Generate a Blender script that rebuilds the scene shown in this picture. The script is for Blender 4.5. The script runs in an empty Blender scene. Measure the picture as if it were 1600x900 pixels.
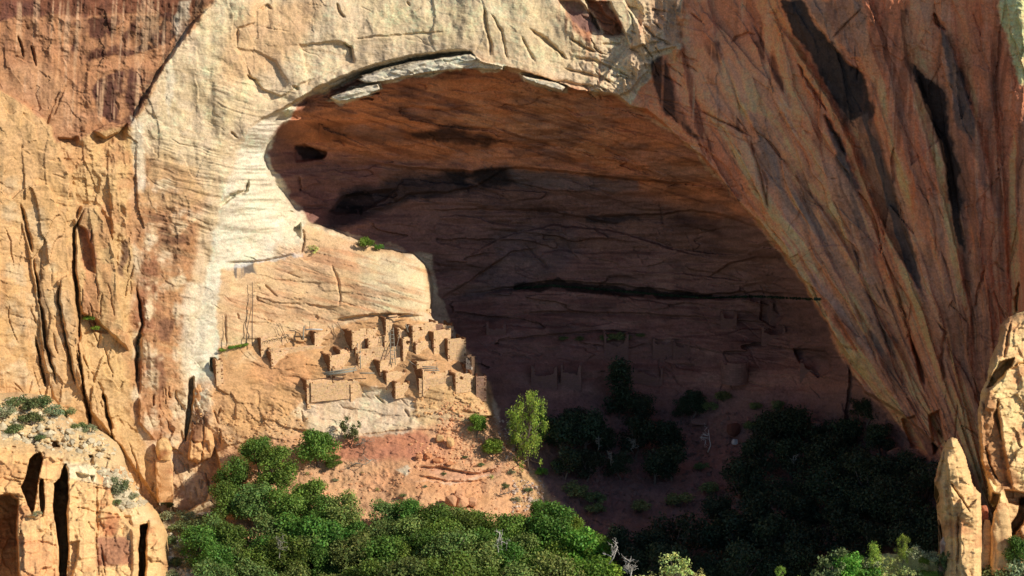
import bpy, bmesh, math, random
import numpy as np
from mathutils import Vector, Matrix
R = math.radians
random.seed(7)
sc = bpy.context.scene
C = sc.collection

# ------------------------------------------------------------------ camera, world, sun, exposure
PITCH = R(12)
FPX = 2600.0                                  # focal length in photograph pixels
W0 = 260.0                                    # distance to the reference plane
cam = bpy.data.objects.new('camera', bpy.data.cameras.new('camera')); C.objects.link(cam)
cam.data.lens = 36 * FPX / 1600; cam.data.sensor_width = 36
cam.data.clip_start = 1; cam.data.clip_end = 5000
CAM = np.array([0.0, 0.0, 150.0])
cam.location = CAM; cam.rotation_euler = (R(90) - PITCH, 0, 0)
sc.camera = cam
RIGHT = np.array([1.0, 0, 0]); FWD = np.array([0, math.cos(PITCH), -math.sin(PITCH)]); UP = np.array([0, math.sin(PITCH), math.cos(PITCH)])
def P(px, py, d):
    """world point seen at photograph pixel (px, py), d metres behind the reference plane"""
    w = W0 + np.asarray(d, float)
    return CAM + ((np.asarray(px, float) - 800) / FPX * w)[..., None] * RIGHT + ((450 - np.asarray(py, float)) / FPX * w)[..., None] * UP + w[..., None] * FWD
sc_cam = np.array([1.0, 0.635, 0.50]); sc_cam /= np.linalg.norm(sc_cam)      # toward the sun: right, up, towards viewer
SUN = sc_cam[0] * RIGHT + sc_cam[1] * UP - sc_cam[2] * FWD
sun = bpy.data.objects.new('sun', bpy.data.lights.new('sun', 'SUN')); C.objects.link(sun)
sun.data.energy = 5.0; sun.data.angle = R(0.53); sun.data.color = (1.0, 0.92, 0.78)
sun.rotation_euler = Vector(SUN).to_track_quat('Z', 'Y').to_euler()
sun.location = (200, 100, 300)
world = bpy.data.worlds.new('World'); sc.world = world; world.use_nodes = True
nt = world.node_tree; bg = nt.nodes['Background']; sky = nt.nodes.new('ShaderNodeTexSky')
sky.sky_type = 'NISHITA'; sky.sun_disc = False
sky.sun_elevation = math.asin(SUN[2]); sky.sun_rotation = math.atan2(SUN[0], SUN[1])
sky.altitude = 2000; sky.air_density = 1.0; sky.dust_density = 0.5
nt.links.new(sky.outputs[0], bg.inputs[0]); bg.inputs[1].default_value = 0.115
sc.view_settings.view_transform = 'Standard'; sc.view_settings.look = 'None'
sc.view_settings.exposure = 0.0; sc.view_settings.gamma = 1
sc.cycles.max_bounces = 5; sc.cycles.diffuse_bounces = 3

def link(o, parent=None):
    C.objects.link(o)
    if parent is not None: o.parent = parent
    return o
def tag(o, label=None, cat=None, group=None, kind=None):
    if label: o['label'] = label
    if cat: o['category'] = cat; o['kind'] = 'thing'
    if group: o['group'] = group
    if kind: o['kind'] = kind
    return o

# ------------------------------------------------------------------ noise
_rs = np.random.RandomState(11)
_LAT = _rs.rand(256, 256).astype(np.float32)
def vnoise(x, y):
    xi = np.floor(x).astype(np.int64); yi = np.floor(y).astype(np.int64)
    fx = (x - xi).astype(np.float32); fy = (y - yi).astype(np.float32)
    fx = fx * fx * (3 - 2 * fx); fy = fy * fy * (3 - 2 * fy)
    x0 = xi & 255; x1 = (xi + 1) & 255; y0 = yi & 255; y1 = (yi + 1) & 255
    a = _LAT[y0, x0]; b = _LAT[y0, x1]; c = _LAT[y1, x0]; d = _LAT[y1, x1]
    return (a + (b - a) * fx + (c - a) * fy + (a - b - c + d) * fx * fy) * 2 - 1
def fbm(x, y, octs=4, gain=0.5, seed=0):
    s = 0; a = 1; t = 0
    for i in range(octs):
        s = s + a * vnoise(x * 2 ** i + seed * 17.3 + i * 31.7, y * 2 ** i + seed * 7.9 + i * 11.1); t += a; a *= gain
    return s / t * 1.6
def ridged(x, y, octs=4, seed=0):
    s = 0; a = 1; t = 0
    for i in range(octs):
        s = s + a * (1 - 2 * np.abs(vnoise(x * 2 ** i + seed * 13.7 + i * 5.3, y * 2 ** i + seed * 3.9 + i * 19.1))); t += a; a *= 0.55
    return s / t
def sstep(a, b, x):
    t = np.clip((x - a) / (b - a), 0, 1); return t * t * (3 - 2 * t)

# ------------------------------------------------------------------ grid of the terrain (in photograph pixels)
STEP = 1.3
gx = np.concatenate([np.linspace(-700, -30, 46)[:-1], np.arange(-30, 1630, STEP), np.linspace(1632, 2700, 110)])
gy = np.concatenate([np.linspace(-700, -20, 80)[:-1], np.arange(-20, 922, STEP), np.linspace(924, 1500, 40)])
def set_grid(ax, ay):
    global gx, gy, NX, NY, X, Y, WX, WY, HX, HY, D, col
    gx, gy = ax, ay; NX, NY = len(gx), len(gy)
    X, Y = np.meshgrid(gx, gy); X = X.astype(np.float32); Y = Y.astype(np.float32)
    # natural irregularity for every traced outline
    WX = X + 5 * fbm(X / 28, Y / 28, 4, seed=1) + 1.2 * fbm(X / 5, Y / 5, 2, seed=2)
    WY = Y + 5 * fbm(X / 28, Y / 28, 4, seed=3) + 1.2 * fbm(X / 5, Y / 5, 2, seed=4)
    HX = X + 1.5 * fbm(X / 16, Y / 16, 5, .6, seed=5); HY = Y + 1.5 * fbm(X / 16, Y / 16, 5, .6, seed=6)
    D = np.zeros(X.shape, np.float32); col = np.zeros(X.shape + (3,), np.float32)
set_grid(gx, gy)

def bbox(pts, pad):
    pts = np.array(pts, float)
    x0, y0 = pts.min(0) - pad; x1, y1 = pts.max(0) + pad
    i0, i1 = np.searchsorted(gx, [x0, x1]); j0, j1 = np.searchsorted(gy, [y0, y1])
    return slice(j0, max(j1, j0 + 1)), slice(i0, max(i1, i0 + 1))
def seg_dist(pts, x, y, closed=False):
    """distance to a polyline and the running parameter 0..1 of the nearest point"""
    pts = np.array(pts, float); n = len(pts)
    L = np.hypot(*np.diff(pts, axis=0).T); tot = L.sum() + 1e-6; acc = 0
    best = np.full(x.shape, 1e9, np.float32); par = np.zeros(x.shape, np.float32)
    rng = range(n) if closed else range(n - 1)
    for i in rng:
        a = pts[i]; b = pts[(i + 1) % n]; d = b - a; l2 = (d * d).sum() + 1e-9
        t = np.clip(((x - a[0]) * d[0] + (y - a[1]) * d[1]) / l2, 0, 1)
        ds = np.hypot(x - a[0] - t * d[0], y - a[1] - t * d[1])
        m = ds < best; best = np.where(m, ds, best)
        if not closed: par = np.where(m, (acc + t * L[i]) / tot, par); acc += L[i]
    return best, par
def inside(pts, x, y):
    pts = np.array(pts, float); n = len(pts); c = np.zeros(x.shape, bool)
    for i in range(n):
        x0, y0 = pts[i]; x1, y1 = pts[(i + 1) % n]
        if y0 == y1: continue
        c ^= ((y0 > y) != (y1 > y)) & (x < (x1 - x0) * (y - y0) / (y1 - y0) + x0)
    return c
def poly(pts, feather=6, warp='W', sd=False):
    """(slices, 0..1 mask) of a traced polygon; feather is the softness in px"""
    sl = bbox(pts, feather + 14)
    x, y = (WX[sl], WY[sl]) if warp == 'W' else ((HX[sl], HY[sl]) if warp == 'H' else (X[sl], Y[sl]))
    d, _ = seg_dist(pts, x, y, True); d = np.where(inside(pts, x, y), d, -d)
    if sd: return sl, d
    return sl, sstep(-feather / 2, feather / 2, d)

def tps(points, chunk=12.0):
    """smooth surface through (px, py, value) on a coarse lattice, then bilinear"""
    p = np.array(points, float); n = len(p)
    def U(r2): return 0.5 * r2 * np.log(r2 + 1e-9)
    s = 400.0; q = p[:, :2] / s
    K = U(((q[:, None] - q[None]) ** 2).sum(-1)) + np.eye(n) * 1e-3
    A = np.zeros((n + 3, n + 3)); A[:n, :n] = K; A[:n, n] = 1; A[:n, n + 1:] = q; A[n:, :n] = A[:n, n:].T
    wv = np.linalg.solve(A, np.concatenate([p[:, 2], np.zeros(3)]))
    cx = np.arange(gx[0] - chunk, gx[-1] + 2 * chunk, chunk); cy = np.arange(gy[0] - chunk, gy[-1] + 2 * chunk, chunk)
    CX, CY = np.meshgrid(cx / s, cy / s)
    V = wv[n] + wv[n + 1] * CX + wv[n + 2] * CY
    for i in range(n): V = V + wv[i] * U((CX - q[i, 0]) ** 2 + (CY - q[i, 1]) ** 2)
    fx = (X - cx[0]) / chunk; fy = (Y - cy[0]) / chunk
    ix = fx.astype(int); iy = fy.astype(int); fx = fx - ix; fy = fy - iy
    return (V[iy, ix] * (1 - fx) * (1 - fy) + V[iy, ix + 1] * fx * (1 - fy) + V[iy + 1, ix] * (1 - fx) * fy + V[iy + 1, ix + 1] * fx * fy).astype(np.float32)

# ------------------------------------------------------------------ depth of the outer cliff
A_PTS = [(0,0,-22),(0,450,-21),(0,900,-16),(150,450,-13.5),(150,800,-11),(200,0,-13),(300,0,-8.5),(300,250,-7),(300,450,-5.5),(350,450,-3.5),
 (300,700,-4),(400,0,-5),(400,200,-3),(500,120,-1),(600,0,.6),(700,70,1),(800,0,2.8),(900,60,3.2),(900,120,3.0),(985,130,4.6),(1000,0,5.6),(1035,40,4.4),(1070,20,2.6),(1200,0,-7),
 (1100,0,.6),(1100,200,-4),(1200,350,-9),(1300,0,-16.5),(1300,300,-16),(1300,550,-13),(1400,450,-20),(1400,650,-16),(1500,0,-28),(1500,400,-26),
 (1500,700,-24),(1580,400,-30),(1600,700,-28),(1600,0,-33.5),
 (-400,450,-38),(-400,-300,-40),(-400,900,-34),(800,-500,-2),(200,-500,-18),(1300,-500,-17),(1600,-500,-30),(1300,900,-10),(1600,1000,-30),(800,900,5)]
dA = tps(A_PTS)
dA = dA + .075 * np.clip(-26 - Y, 0, 330) * sstep(1040, 1120, X) * sstep(1700, 1640, X)  # unseen wall top laid back to let sun reach the crown
# unseen buttress past the right edge, shaped to cast the alcove's shadow
RID_Y = [-700,-520,-450,-400,-355,-300,-245,-141,-64, 10, 85,145,304,375,483,600,700,1100,1500]
RID_D = [  20,   0, -15, -21, -24.5, -24, -23, -25,-31,-31,-32,-32,-37,-41,-48,-55,-57, -60, -66]
rid = np.interp(gy, RID_Y, RID_D).astype(np.float32)[:, None]
k = sstep(1585, 1636, X)
dA = dA * (1 - k) + rid * k
dA = dA + np.clip(X - 1705, 0, None) * 0.05 + 0.6 * k * fbm(X / 60, Y / 60, 3, seed=77)
dA = dA + np.clip(-480 - Y, 0, None) * 0.25                  # rim of the plateau

# ------------------------------------------------------------------ depth inside the alcove and of the ground
ALCOVE = [(262,1000),(258,900),(252,800),(282,806),(322,782),(346,738),(336,700),(300,668),(296,600),(312,500),(326,420),(345,320),(368,225),(398,192),(450,165),(500,135),(560,112),
 (620,97),(680,84),(735,80),(750,96),(775,103),(822,112),(870,128),(900,141),(935,146),(968,153),(985,166),(1010,172),(1040,196),(1062,218),(1092,240),(1118,268),(1150,310),
 (1190,352),(1230,402),(1260,450),(1290,502),(1322,552),(1334,588),(1352,612),(1400,640),(1440,672),(1466,700),(1476,740),(1480,1000),(1480,1600),(262,1600)]
B_PTS = [(262,900,-29),(300,860,-22),(340,830,-19),(270,790,-12),(330,700,-4.5),(300,640,-4.4),(310,540,-4.6),(326,460,-3.8),(340,340,-3.6),(365,225,-3),(400,200,-2.5),(385,300,-1.0),(420,300,3.6),(440,230,5),(470,330,12),(480,230,14),
 (450,165,.5),(520,130,1.6),(560,125,3),(650,100,4),(740,86,4.5),(850,135,8),(970,165,12),(1060,230,9),(1120,285,9),(1190,370,9),(1250,450,8),(1300,540,3),(1335,600,-3),
 (500,260,17),(600,190,13),(750,190,15),(900,220,19),(1000,270,19),(1080,310,19),(700,265,24),(900,300,27),(1100,350,22),(600,330,26),(700,350,30),(900,350,33),(1100,400,29),(1200,430,20),
 (720,430,29),(900,440,33),(1100,450,29),(1230,480,20),(800,540,26),(1000,520,27),(1150,540,22),(1280,560,10),
 (700,500,27),(780,620,18),(850,640,17),(1000,610,22),(1200,600,14),(1300,640,3),(1000,700,13),(1200,680,8),(1300,720,0),(1400,690,-8),(1460,700,-16),
 (900,750,5),(1100,800,-5),(1300,800,-15),(1400,800,-24),(950,830,-6),(1200,860,-19),(1400,860,-30),(1480,820,-34),
 (400,430,2),(540,380,20),(600,390,26),(660,430,28),(550,480,8),(400,520,0),(670,520,14),(600,560,7),(750,610,9),(450,600,-1),(650,640,4.5),(500,660,-1),(400,660,-4),
 (450,700,-5),(600,690,0),(700,690,3),(760,690,5),(500,760,-9),(650,760,-5.5),(750,750,-1),(850,750,3),(400,800,-14),(600,820,-11),(800,820,-6),(400,900,-25),(700,900,-22),(1000,900,-22),(1200,900,-24),(1400,900,-34),
 (262,1100,-50),(700,1100,-52),(1200,1100,-50),(1480,1100,-56),(700,1500,-90),(1400,1500,-95),(200,1500,-80)]
B_PTS = [(x, y, d - (5.0 * min(1, max(0, (x - 400) / 280)) if x <= 960 and y > 500 else 0)) for x, y, d in B_PTS]
dB = tps(B_PTS)
# the sunlit boss of rock and the ruin terrace: an own silhouette against the deeper alcove
LEDGE = [(300,660),(312,540),(326,430),(345,380),(372,366),(425,356),(452,352),(470,347),(500,353),(540,368),(566,380),(590,388),(625,394),(645,397),(660,408),(669,422),(674,445),(675,470),(671,488),(680,500),(690,507),(698,520),(712,535),(722,548),(741,570),(757,590),(763,612),(770,645),(772,700),(700,760),(400,760),(300,740)]
C_PTS = [(330,440,-3.4),(345,390,-2.6),(400,372,2),(450,356,6.5),(470,350,8.5),(540,372,12),(592,390,15),(640,398,17.5),(665,415,19),(676,450,19.5),(672,488,17),(640,450,14),(600,430,11.5),(560,430,9),(500,430,6.5),(400,430,1.4),(340,500,-2.8),(330,550,-3),
 (400,510,.2),(500,500,5),(600,492,9.5),(665,495,13.2),(340,600,-4),(450,600,-1),(480,560,1.8),(560,560,4),(620,540,7.6),(690,520,12.6),(700,560,9.5),(600,600,4.4),(700,600,6.8),(752,600,9.2),(765,640,8.2),
 (400,640,-3.4),(540,640,1.6),(650,640,4.6),(450,700,-4.6),(600,690,.2),(700,690,3.2),(770,700,4.5),(500,760,-8.5),(650,760,-5),(340,720,-6)]
C_PTS = [(x, y, d - 5.0 * min(1, max(0, (x - 400) / 280)) - (3.5 * min(1, max(0, (x - 540) / 110)) if y < 500 else 0)) for x, y, d in C_PTS]
dC = tps(C_PTS)

# large and medium relief
cliffN = 1.0 * fbm(X / 140, Y / 170, 3, seed=8) + .45 * fbm(X / 34, Y / 50, 3, seed=9)
dA = dA + cliffN * (1 - sstep(1000, 1060, X) * .55)
# alcove: bedding that runs nearly level
bed = fbm(X / 160, (Y + .05 * X) / 13, 4, seed=10); bed2 = ridged(X / 260, (Y - .03 * X + 8 * fbm(X / 150, Y / 60, 2, seed=12)) / 26, 4, seed=13)
dB = dB + (1.0 * fbm(X / 120, Y / 60, 3, seed=14) + .5 * bed + .8 * bed2) * sstep(640, 560, Y) * sstep(300, 420, X)
gnd = sstep(600, 680, Y)
dB = dB + gnd * (.8 * fbm(X / 70, Y / 34, 3, seed=15) + .15 * ridged(X / 22, Y / 12, 3, seed=16))
dC = dC + .5 * fbm(X / 60, Y / 34, 3, seed=17) * sstep(330, 420, X)

def facets(cw, ch, seed, skew=0.0, tilt=.5, wob=.25):
    """angular broken faces: every jittered cell is its own tilted plane (value about -1..1)"""
    wx = X + wob * cw * fbm(X / cw * 1.3, Y / ch * 1.3, 3, seed=seed + 60); wy = Y + skew * X + wob * ch * fbm(X / cw * 1.3, Y / ch * 1.3, 3, seed=seed + 61)
    u = wx / cw; v = wy / ch; iu = np.floor(u).astype(int); iv = np.floor(v).astype(int)
    rs = np.random.RandomState(seed); T = rs.rand(64, 64, 5).astype(np.float32)
    best = np.full(X.shape, 9., np.float32); out = np.zeros(X.shape, np.float32)
    for a in (-1, 0, 1):
        for b in (-1, 0, 1):
            t = T[(iv + b) & 63, (iu + a) & 63]
            ex = u - (iu + a + t[..., 0]); ey = v - (iv + b + t[..., 1]); q = ex * ex + ey * ey
            h = (t[..., 2] * 2 - 1) * (1 - tilt) + tilt * 1.6 * ((t[..., 3] - .5) * ex + (t[..., 4] - .5) * ey) * 2
            m = q < best; best = np.where(m, q, best); out = np.where(m, h, out)
    return out
PHI = np.arctan2(X - 1590, 930 - np.minimum(Y, 900)); RAD = np.hypot(X - 1590, 930 - np.minimum(Y, 900))
pw = PHI + .012 * fbm(X / 90, Y / 90, 3, seed=95); flute = ridged(pw * 13, RAD / 420, 4, seed=96); flute2 = fbm(pw * 46, RAD / 300, 3, seed=97)
wallM = sstep(1020, 1130, X) * sstep(1640, 1590, X)
def facets_uv(u, v, seed, tilt=.5):
    iu = np.floor(u).astype(int); iv = np.floor(v).astype(int); T = np.random.RandomState(seed).rand(64, 64, 5).astype(np.float32)
    best = np.full(u.shape, 9., np.float32); out = np.zeros(u.shape, np.float32)
    for a in (-1, 0, 1):
        for b in (-1, 0, 1):
            t = T[(iv + b) & 63, (iu + a) & 63]; ex = u - (iu + a + t[..., 0]); ey = v - (iv + b + t[..., 1]); q = ex * ex + ey * ey
            h = (t[..., 2] * 2 - 1) * (1 - tilt) + tilt * 3.2 * ((t[..., 3] - .5) * ex + (t[..., 4] - .5) * ey); m = q < best; best = np.where(m, q, best); out = np.where(m, h, out)
    return out
ps = PHI + .004 * fbm(X / 40, Y / 40, 4, seed=94)
rf1 = facets_uv(ps * 11, RAD / 330, 21); rf2 = facets_uv(ps * 30, RAD / 170, 22); rf3 = facets_uv(ps * 60, RAD / 60, 23)
saw = (pw * 14 + .6 * fbm(pw * 5, RAD / 160, 3, seed=98)); saw = saw - np.floor(saw)
dA = dA + wallM * (1.3 * rf1 + .55 * rf2 + .16 * rf3 + .25 * flute * sstep(-.5, .5, fbm(pw * 7, RAD / 300, 2, seed=103)) + .05 * flute2 + .9 * (saw - .5) * sstep(-.3, .4, fbm(pw * 9, RAD / 200, 2, seed=99)))
fac0 = facets(46, 260, 4, .0)
fac1 = facets(75, 120, 5, .1); fac2 = facets(26, 34, 6, -.2); fac3 = facets(120, 22, 7, -.12); fac4 = facets(40, 9, 8, -.2); facg = facets(13, 10, 9)
fmask = sstep(-.35, .35, fbm(X / 90, Y / 90, 3, seed=62))
pz = 1 - .6 * sstep(210, 270, X) * sstep(1000, 880, X)
dA = dA + .7 * fac0 * sstep(250, 205, X) * sstep(200, 300, Y) + pz * (.45 * fac1 + .28 * fac2 * fmask + .12 * fac4 * (1 - fmask)) * sstep(1700, 1640, X) * (1 - .5 * sstep(990, 1060, X))
dB = dB + (.9 * fac3 + .25 * fac4) * sstep(640, 560, Y) * sstep(400, 480, X) + (.2 * facg * fmask + .22 * fac2 + (.3 * facg) * sstep(860, 900, X)) * gnd
dC = dC + (.35 * fac3 + .14 * fac4) * sstep(360, 420, X)

sdA = poly(ALCOVE, sd=True, warp='H'); mA = np.full(X.shape, -99., np.float32); mA[sdA[0]] = sdA[1]
mIn = sstep(-1.2, 1.2, mA)
sdL = poly(LEDGE, sd=True, warp='H'); mL = np.full(X.shape, -99., np.float32); mL[sdL[0]] = sdL[1]
# rounded shoulder at the free edge of the ledge, soft merge elsewhere
edgeR = sstep(440, 500, X) * sstep(700, 600, Y)
dC = dC + 1.6 * np.exp(-np.clip(mL, 0, None) / 5.0) * edgeR
kL = np.where(edgeR > .5, sstep(-1, 1, mL), sstep(-2, 26, mL)) * sstep(760, 690, Y)
dI = dB * (1 - kL) + dC * kL
softA = sstep(-3, 22, mA)                                      # the jamb on the left grows out of the cliff
leftish = np.clip(sstep(420, 380, X) * sstep(720, 680, Y), 0, 1)
mI = mIn * (1 - leftish) + softA * leftish
D = dA * (1 - mI) + dI * mI
alc = (mA > 0)
fA = (mA < 0)

# ------------------------------------------------------------------ traced relief: cracks, slabs, ledges
def groove(pts, width=2.5, depth=1.2, taper=.25, warp='H'):
    global D
    sl = bbox(pts, width * 3 + 8); x, y = (HX[sl], HY[sl]) if warp == 'H' else (WX[sl], WY[sl])
    d, t = seg_dist(pts, x, y)
    wdt = width * (.45 + .55 * np.clip(np.minimum(t, 1 - t) / taper, 0, 1)) * (1 + .5 * fbm(X[sl] / 9, Y[sl] / 9, 2, seed=20))
    D[sl] += depth * np.exp(-(d / np.maximum(wdt, .3)) ** 2) * np.clip(np.minimum(t, 1 - t) / (taper * .5) + .1, 0, 1)
def stepv(pts, h, L, side=1, soft=1.6):
    """a nearly upright edge: the rock on `side` of it (+1 right) stands back h metres and recovers over L px"""
    global D
    p = np.array(pts, float); sl = bbox(pts, 8); sl = (sl[0], slice(0, NX))
    xs = np.interp(HY[sl], p[:, 1], p[:, 0]); t = (Y[sl] - p[0, 1]) / (p[-1, 1] - p[0, 1])
    s = (HX[sl] - xs) * side
    D[sl] += h * sstep(-soft, soft, s) * np.exp(-np.clip(s, 0, None) / L) * np.clip(np.minimum(t, 1 - t) * 6, 0, 1)
def steph(pts, h, L, side=1, soft=1.6):
    """a nearly level edge: the rock below it (+1) or above it (-1) stands back h metres and recovers over L px"""
    global D
    p = np.array(pts, float); sl = bbox(pts, 8); sl = (slice(0, NY), sl[1])
    ys = np.interp(HX[sl], p[:, 0], p[:, 1]); t = (X[sl] - p[0, 0]) / (p[-1, 0] - p[0, 0])
    s = (HY[sl] - ys) * side
    D[sl] += h * sstep(-soft, soft, s) * np.exp(-np.clip(s, 0, None) / L) * np.clip(np.minimum(t, 1 - t) * 6, 0, 1)
def slab(pts, h, feather=3, warp='H'):
    global D
    sl, m = poly(pts, feather, warp); D[sl] += h * m

# left cliff
stepv([(30,330),(42,380),(58,470),(68,560),(84,620),(98,640)], 1.0, 24, -1); groove([(33,318),(42,360),(50,395)],2.2,1.6); groove([(52,405),(62,470),(72,540),(88,600)],2.0,2.2)
groove([(55,525),(64,575),(72,605)],1.8,2.5)
slab([(118,345),(128,322),(148,322),(165,345),(180,400),(186,460),(196,520),(200,545),(150,500),(126,490),(118,420)], -2.2, 5)
slab([(121,350),(134,358),(146,400),(148,425),(128,420)], 1.6, 4)
groove([(132,326),(116,360),(116,420),(120,470),(124,500),(122,540),(130,600),(142,640)],2.0,2.6)
slab([(90,440),(105,430),(118,446),(130,520),(150,620),(180,680),(160,680),(120,600),(96,500)], -1.0, 4)
groove([(94,437),(91,470),(99,510),(108,560),(118,600)],2.0,1.8); groove([(130,600),(138,640),(142,662)],2.2,3); groove([(160,610),(168,650),(176,685)],2.2,3); groove([(118,540),(128,590),(136,640),(148,690),(180,715)],2,2)
slab([(120,530),(140,518),(200,522),(210,545),(212,600),(246,700),(250,790),(190,700),(140,640),(124,590)], -1.3, 5)
groove([(214,560),(217,530),(224,522)],2.2,2); groove([(213,600),(213,540),(222,505),(214,450)],2,2)
slab([(222,520),(246,515),(250,600),(244,690),(216,660)], -1.2, 4)
# upper left: the lower side of the dark cap rock overhangs
steph([(88,215),(110,217),(124,211)],1.8,16,1); steph([(146,211),(165,216),(185,208),(200,192)],2.2,20,1)
stepv([(335,0),(300,40),(275,75),(258,100),(240,130),(222,160),(206,192),(196,200)][::1], 1.5, 60, -1)
slab([(147,205),(165,196),(190,194),(200,190),(186,208),(165,215)], -1.2, 3)
slab([(0,140),(30,158),(60,180),(78,200),(92,240),(108,270),(120,320),(116,420),(122,520),(140,640),(120,800),(0,1000),(-100,1000),(-100,140)], -1.6, 4)
for p in [[(28,56),(33,75),(36,90)],[(48,70),(53,88),(57,103)]]: groove(p,1.8,1.0)
groove([(93,142),(80,170),(72,200)],1.6,.5); groove([(108,128),(96,150),(80,185)],1.6,.5)
# pale face above the arch
groove([(526,5),(530,18),(540,28)],1.8,.9); groove([(536,66),(548,74),(553,96)],1.8,.9); stepv([(536,66),(548,74),(553,100)],.5,30,-1)
for p,wd,dp in [([(757,10),(760,50),(768,72),(766,88)],2,1.0),([(768,22),(784,50),(792,92)],1.6,.7),([(828,46),(852,62),(868,76),(886,92)],2.4,1.2),([(815,56),(824,78),(836,97)],1.8,.6),([(550,62),(590,56),(650,53),(700,50)],1.3,.5),
    ([(405,15),(418,8),(424,14)],1.8,.7),([(370,72),(372,45),(400,35)],1.4,.5),([(386,116),(392,122),(403,128)],2,.8),([(457,134),(466,140)],2,.8),([(360,206),(371,216)],1.8,.8),([(636,3),(640,10)],1.6,.6),([(660,12),(634,28)],1.4,.3)]: groove(p,wd,dp)
steph([(380,84),(392,118),(410,140),(440,150),(470,130),(500,120)],.7,26,1)
slab([(468,70),(530,64),(548,72),(553,98),(500,120),(480,130),(476,100)], .55, 4)
slab([(370,75),(400,80),(430,95),(450,130),(420,160),(395,140),(382,110)], .4, 5)
bedm = ridged(X / 130, (Y - .22 * X + 10 * fbm(X / 80, Y / 80, 3, seed=90)) / 9, 3, seed=91)
bz = poly([(222,225),(300,210),(380,215),(350,330),(320,400),(225,400)], 50); D[bz[0]] -= .22 * bedm[bz[0]] * bz[1]
bz = poly([(330,90),(470,140),(420,190),(330,190)], 40); D[bz[0]] -= .2 * bedm[bz[0]] * bz[1]
# the peeling shells under the crown of the arch
steph([(430,190),(470,160),(520,125),(580,102),(640,88),(700,79),(735,78)],1.6,30,1)
steph([(440,180),(500,146),(560,116),(620,98),(690,86),(735,82)],1.6,14,1)
steph([(452,178),(500,152),(570,122),(640,104),(700,92),(760,92)],1.0,12,1)
slab([(562,118),(600,106),(660,92),(735,84),(752,94),(785,104),(783,110),(745,107),(700,108),(650,114),(600,124),(570,128)], -4.4, 3)
def setd(pts, v, feather=3, nz=.35):
    sl, m = poly(pts, feather, 'H'); t = v + nz * fbm(X[sl] / 26, (Y[sl] + .25 * X[sl]) / 6, 3, seed=92) + nz * .8 * fac4[sl]; D[sl] += (t - D[sl]) * m
setd([(556,124),(600,110),(660,94),(735,86),(752,96),(786,104),(785,110),(745,108),(700,110),(650,117),(610,126),(572,130)], .3, 2)
setd([(516,152),(545,140),(590,130),(593,140),(575,150),(530,160)], -.8, 2); setd([(815,117),(835,123),(868,129),(884,136),(879,143),(850,137),(820,126)], 1.4, 2)
slab([(450,172),(480,160),(484,166),(448,182)], -1.6, 3)
# the broken corner where the crown meets the right wall
slab([(815,116),(835,122),(868,128),(882,136),(878,142),(850,136),(820,124)], -4.5, 3)
for p in [[(882,150-42),(905,112),(940,122),(960,130)],[(868,126),(900,132),(935,138)],[(900,90),(930,96),(960,108),(985,122)],[(890,60),(915,76),(930,82)],[(1005,40),(1025,60),(1045,66)],[(1012,70),(1030,66),(1050,72)]]: groove(p,2.2,1.0)
slab([(872,0),(905,0),(930,30),(940,55),(912,56),(898,30),(880,14)], 2.0, 4)
slab([(930,0),(975,0),(1000,40),(1008,70),(985,75),(970,40),(945,22)], -2.0, 4)
slab([(915,0),(952,2),(970,42),(975,55),(945,58),(925,36)], 2.2, 5)
slab([(985,70),(1010,50),(1040,70),(1060,72),(1010,84),(1012,110),(985,140),(968,150),(930,140),(960,100)], -1.0, 3)
# right wall: long curving flutes
FL = [
 ([(1050,0),(1062,60),(1078,150),(1092,205),(1110,260),(1140,300)], .7, 40),
 ([(1093,172),(1128,190),(1150,203),(1171,213)][:1] + [(1172,213),(1184,262),(1192,300),(1204,340)], .6, 26),
 ([(1110,0),(1120,70),(1150,150),(1166,215),(1190,280)], .5, 30),
 ([(1172,30),(1195,80),(1220,140),(1236,175)], .8, 26),
 ([(1168,170),(1210,236),(1262,300),(1302,352),(1340,420),(1372,490),(1410,560),(1440,640)], 1.1, 40),
 ([(1215,236),(1262,330),(1300,410),(1340,490),(1385,580),(1410,640)], .8, 30),
 ([(1200,20),(1232,60),(1262,105),(1300,165),(1330,225),(1352,290),(1385,360),(1420,425),(1446,470)], 2.6, 40),
 ([(1288,178),(1302,205),(1322,245),(1340,300),(1362,345),(1395,440),(1420,520),(1440,600),(1462,650)], 1.4, 30),
 ([(1404,0),(1410,50),(1418,95),(1436,170),(1458,250),(1480,330),(1502,420),(1516,480),(1524,560)], 1.6, 46),
 ([(1426,98),(1445,160),(1470,225),(1478,262),(1490,340)], 2.6, 30),
 ([(1466,32),(1490,84),(1506,135),(1530,205),(1545,270),(1556,340)], 2.2, 34),
 ([(1548,40),(1550,130),(1558,210),(1570,300),(1574,400),(1578,460)], 1.2, 26),
]
for pts, h, L in FL:
    if len(pts) == 4 and pts[0] == (1093,172): pass
    pts = sorted(pts, key=lambda q: q[1]); stepv(pts, h, L, 1, 1.8)
stepv([(1250,0),(1292,60),(1322,96),(1345,110),(1365,175),(1382,250),(1396,300),(1410,350),(1430,410),(1440,450)], 1.8, 60, -1)
stepv([(1488,130),(1480,215),(1492,285),(1500,340),(1512,400)], 1.6, 24, -1)
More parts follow.
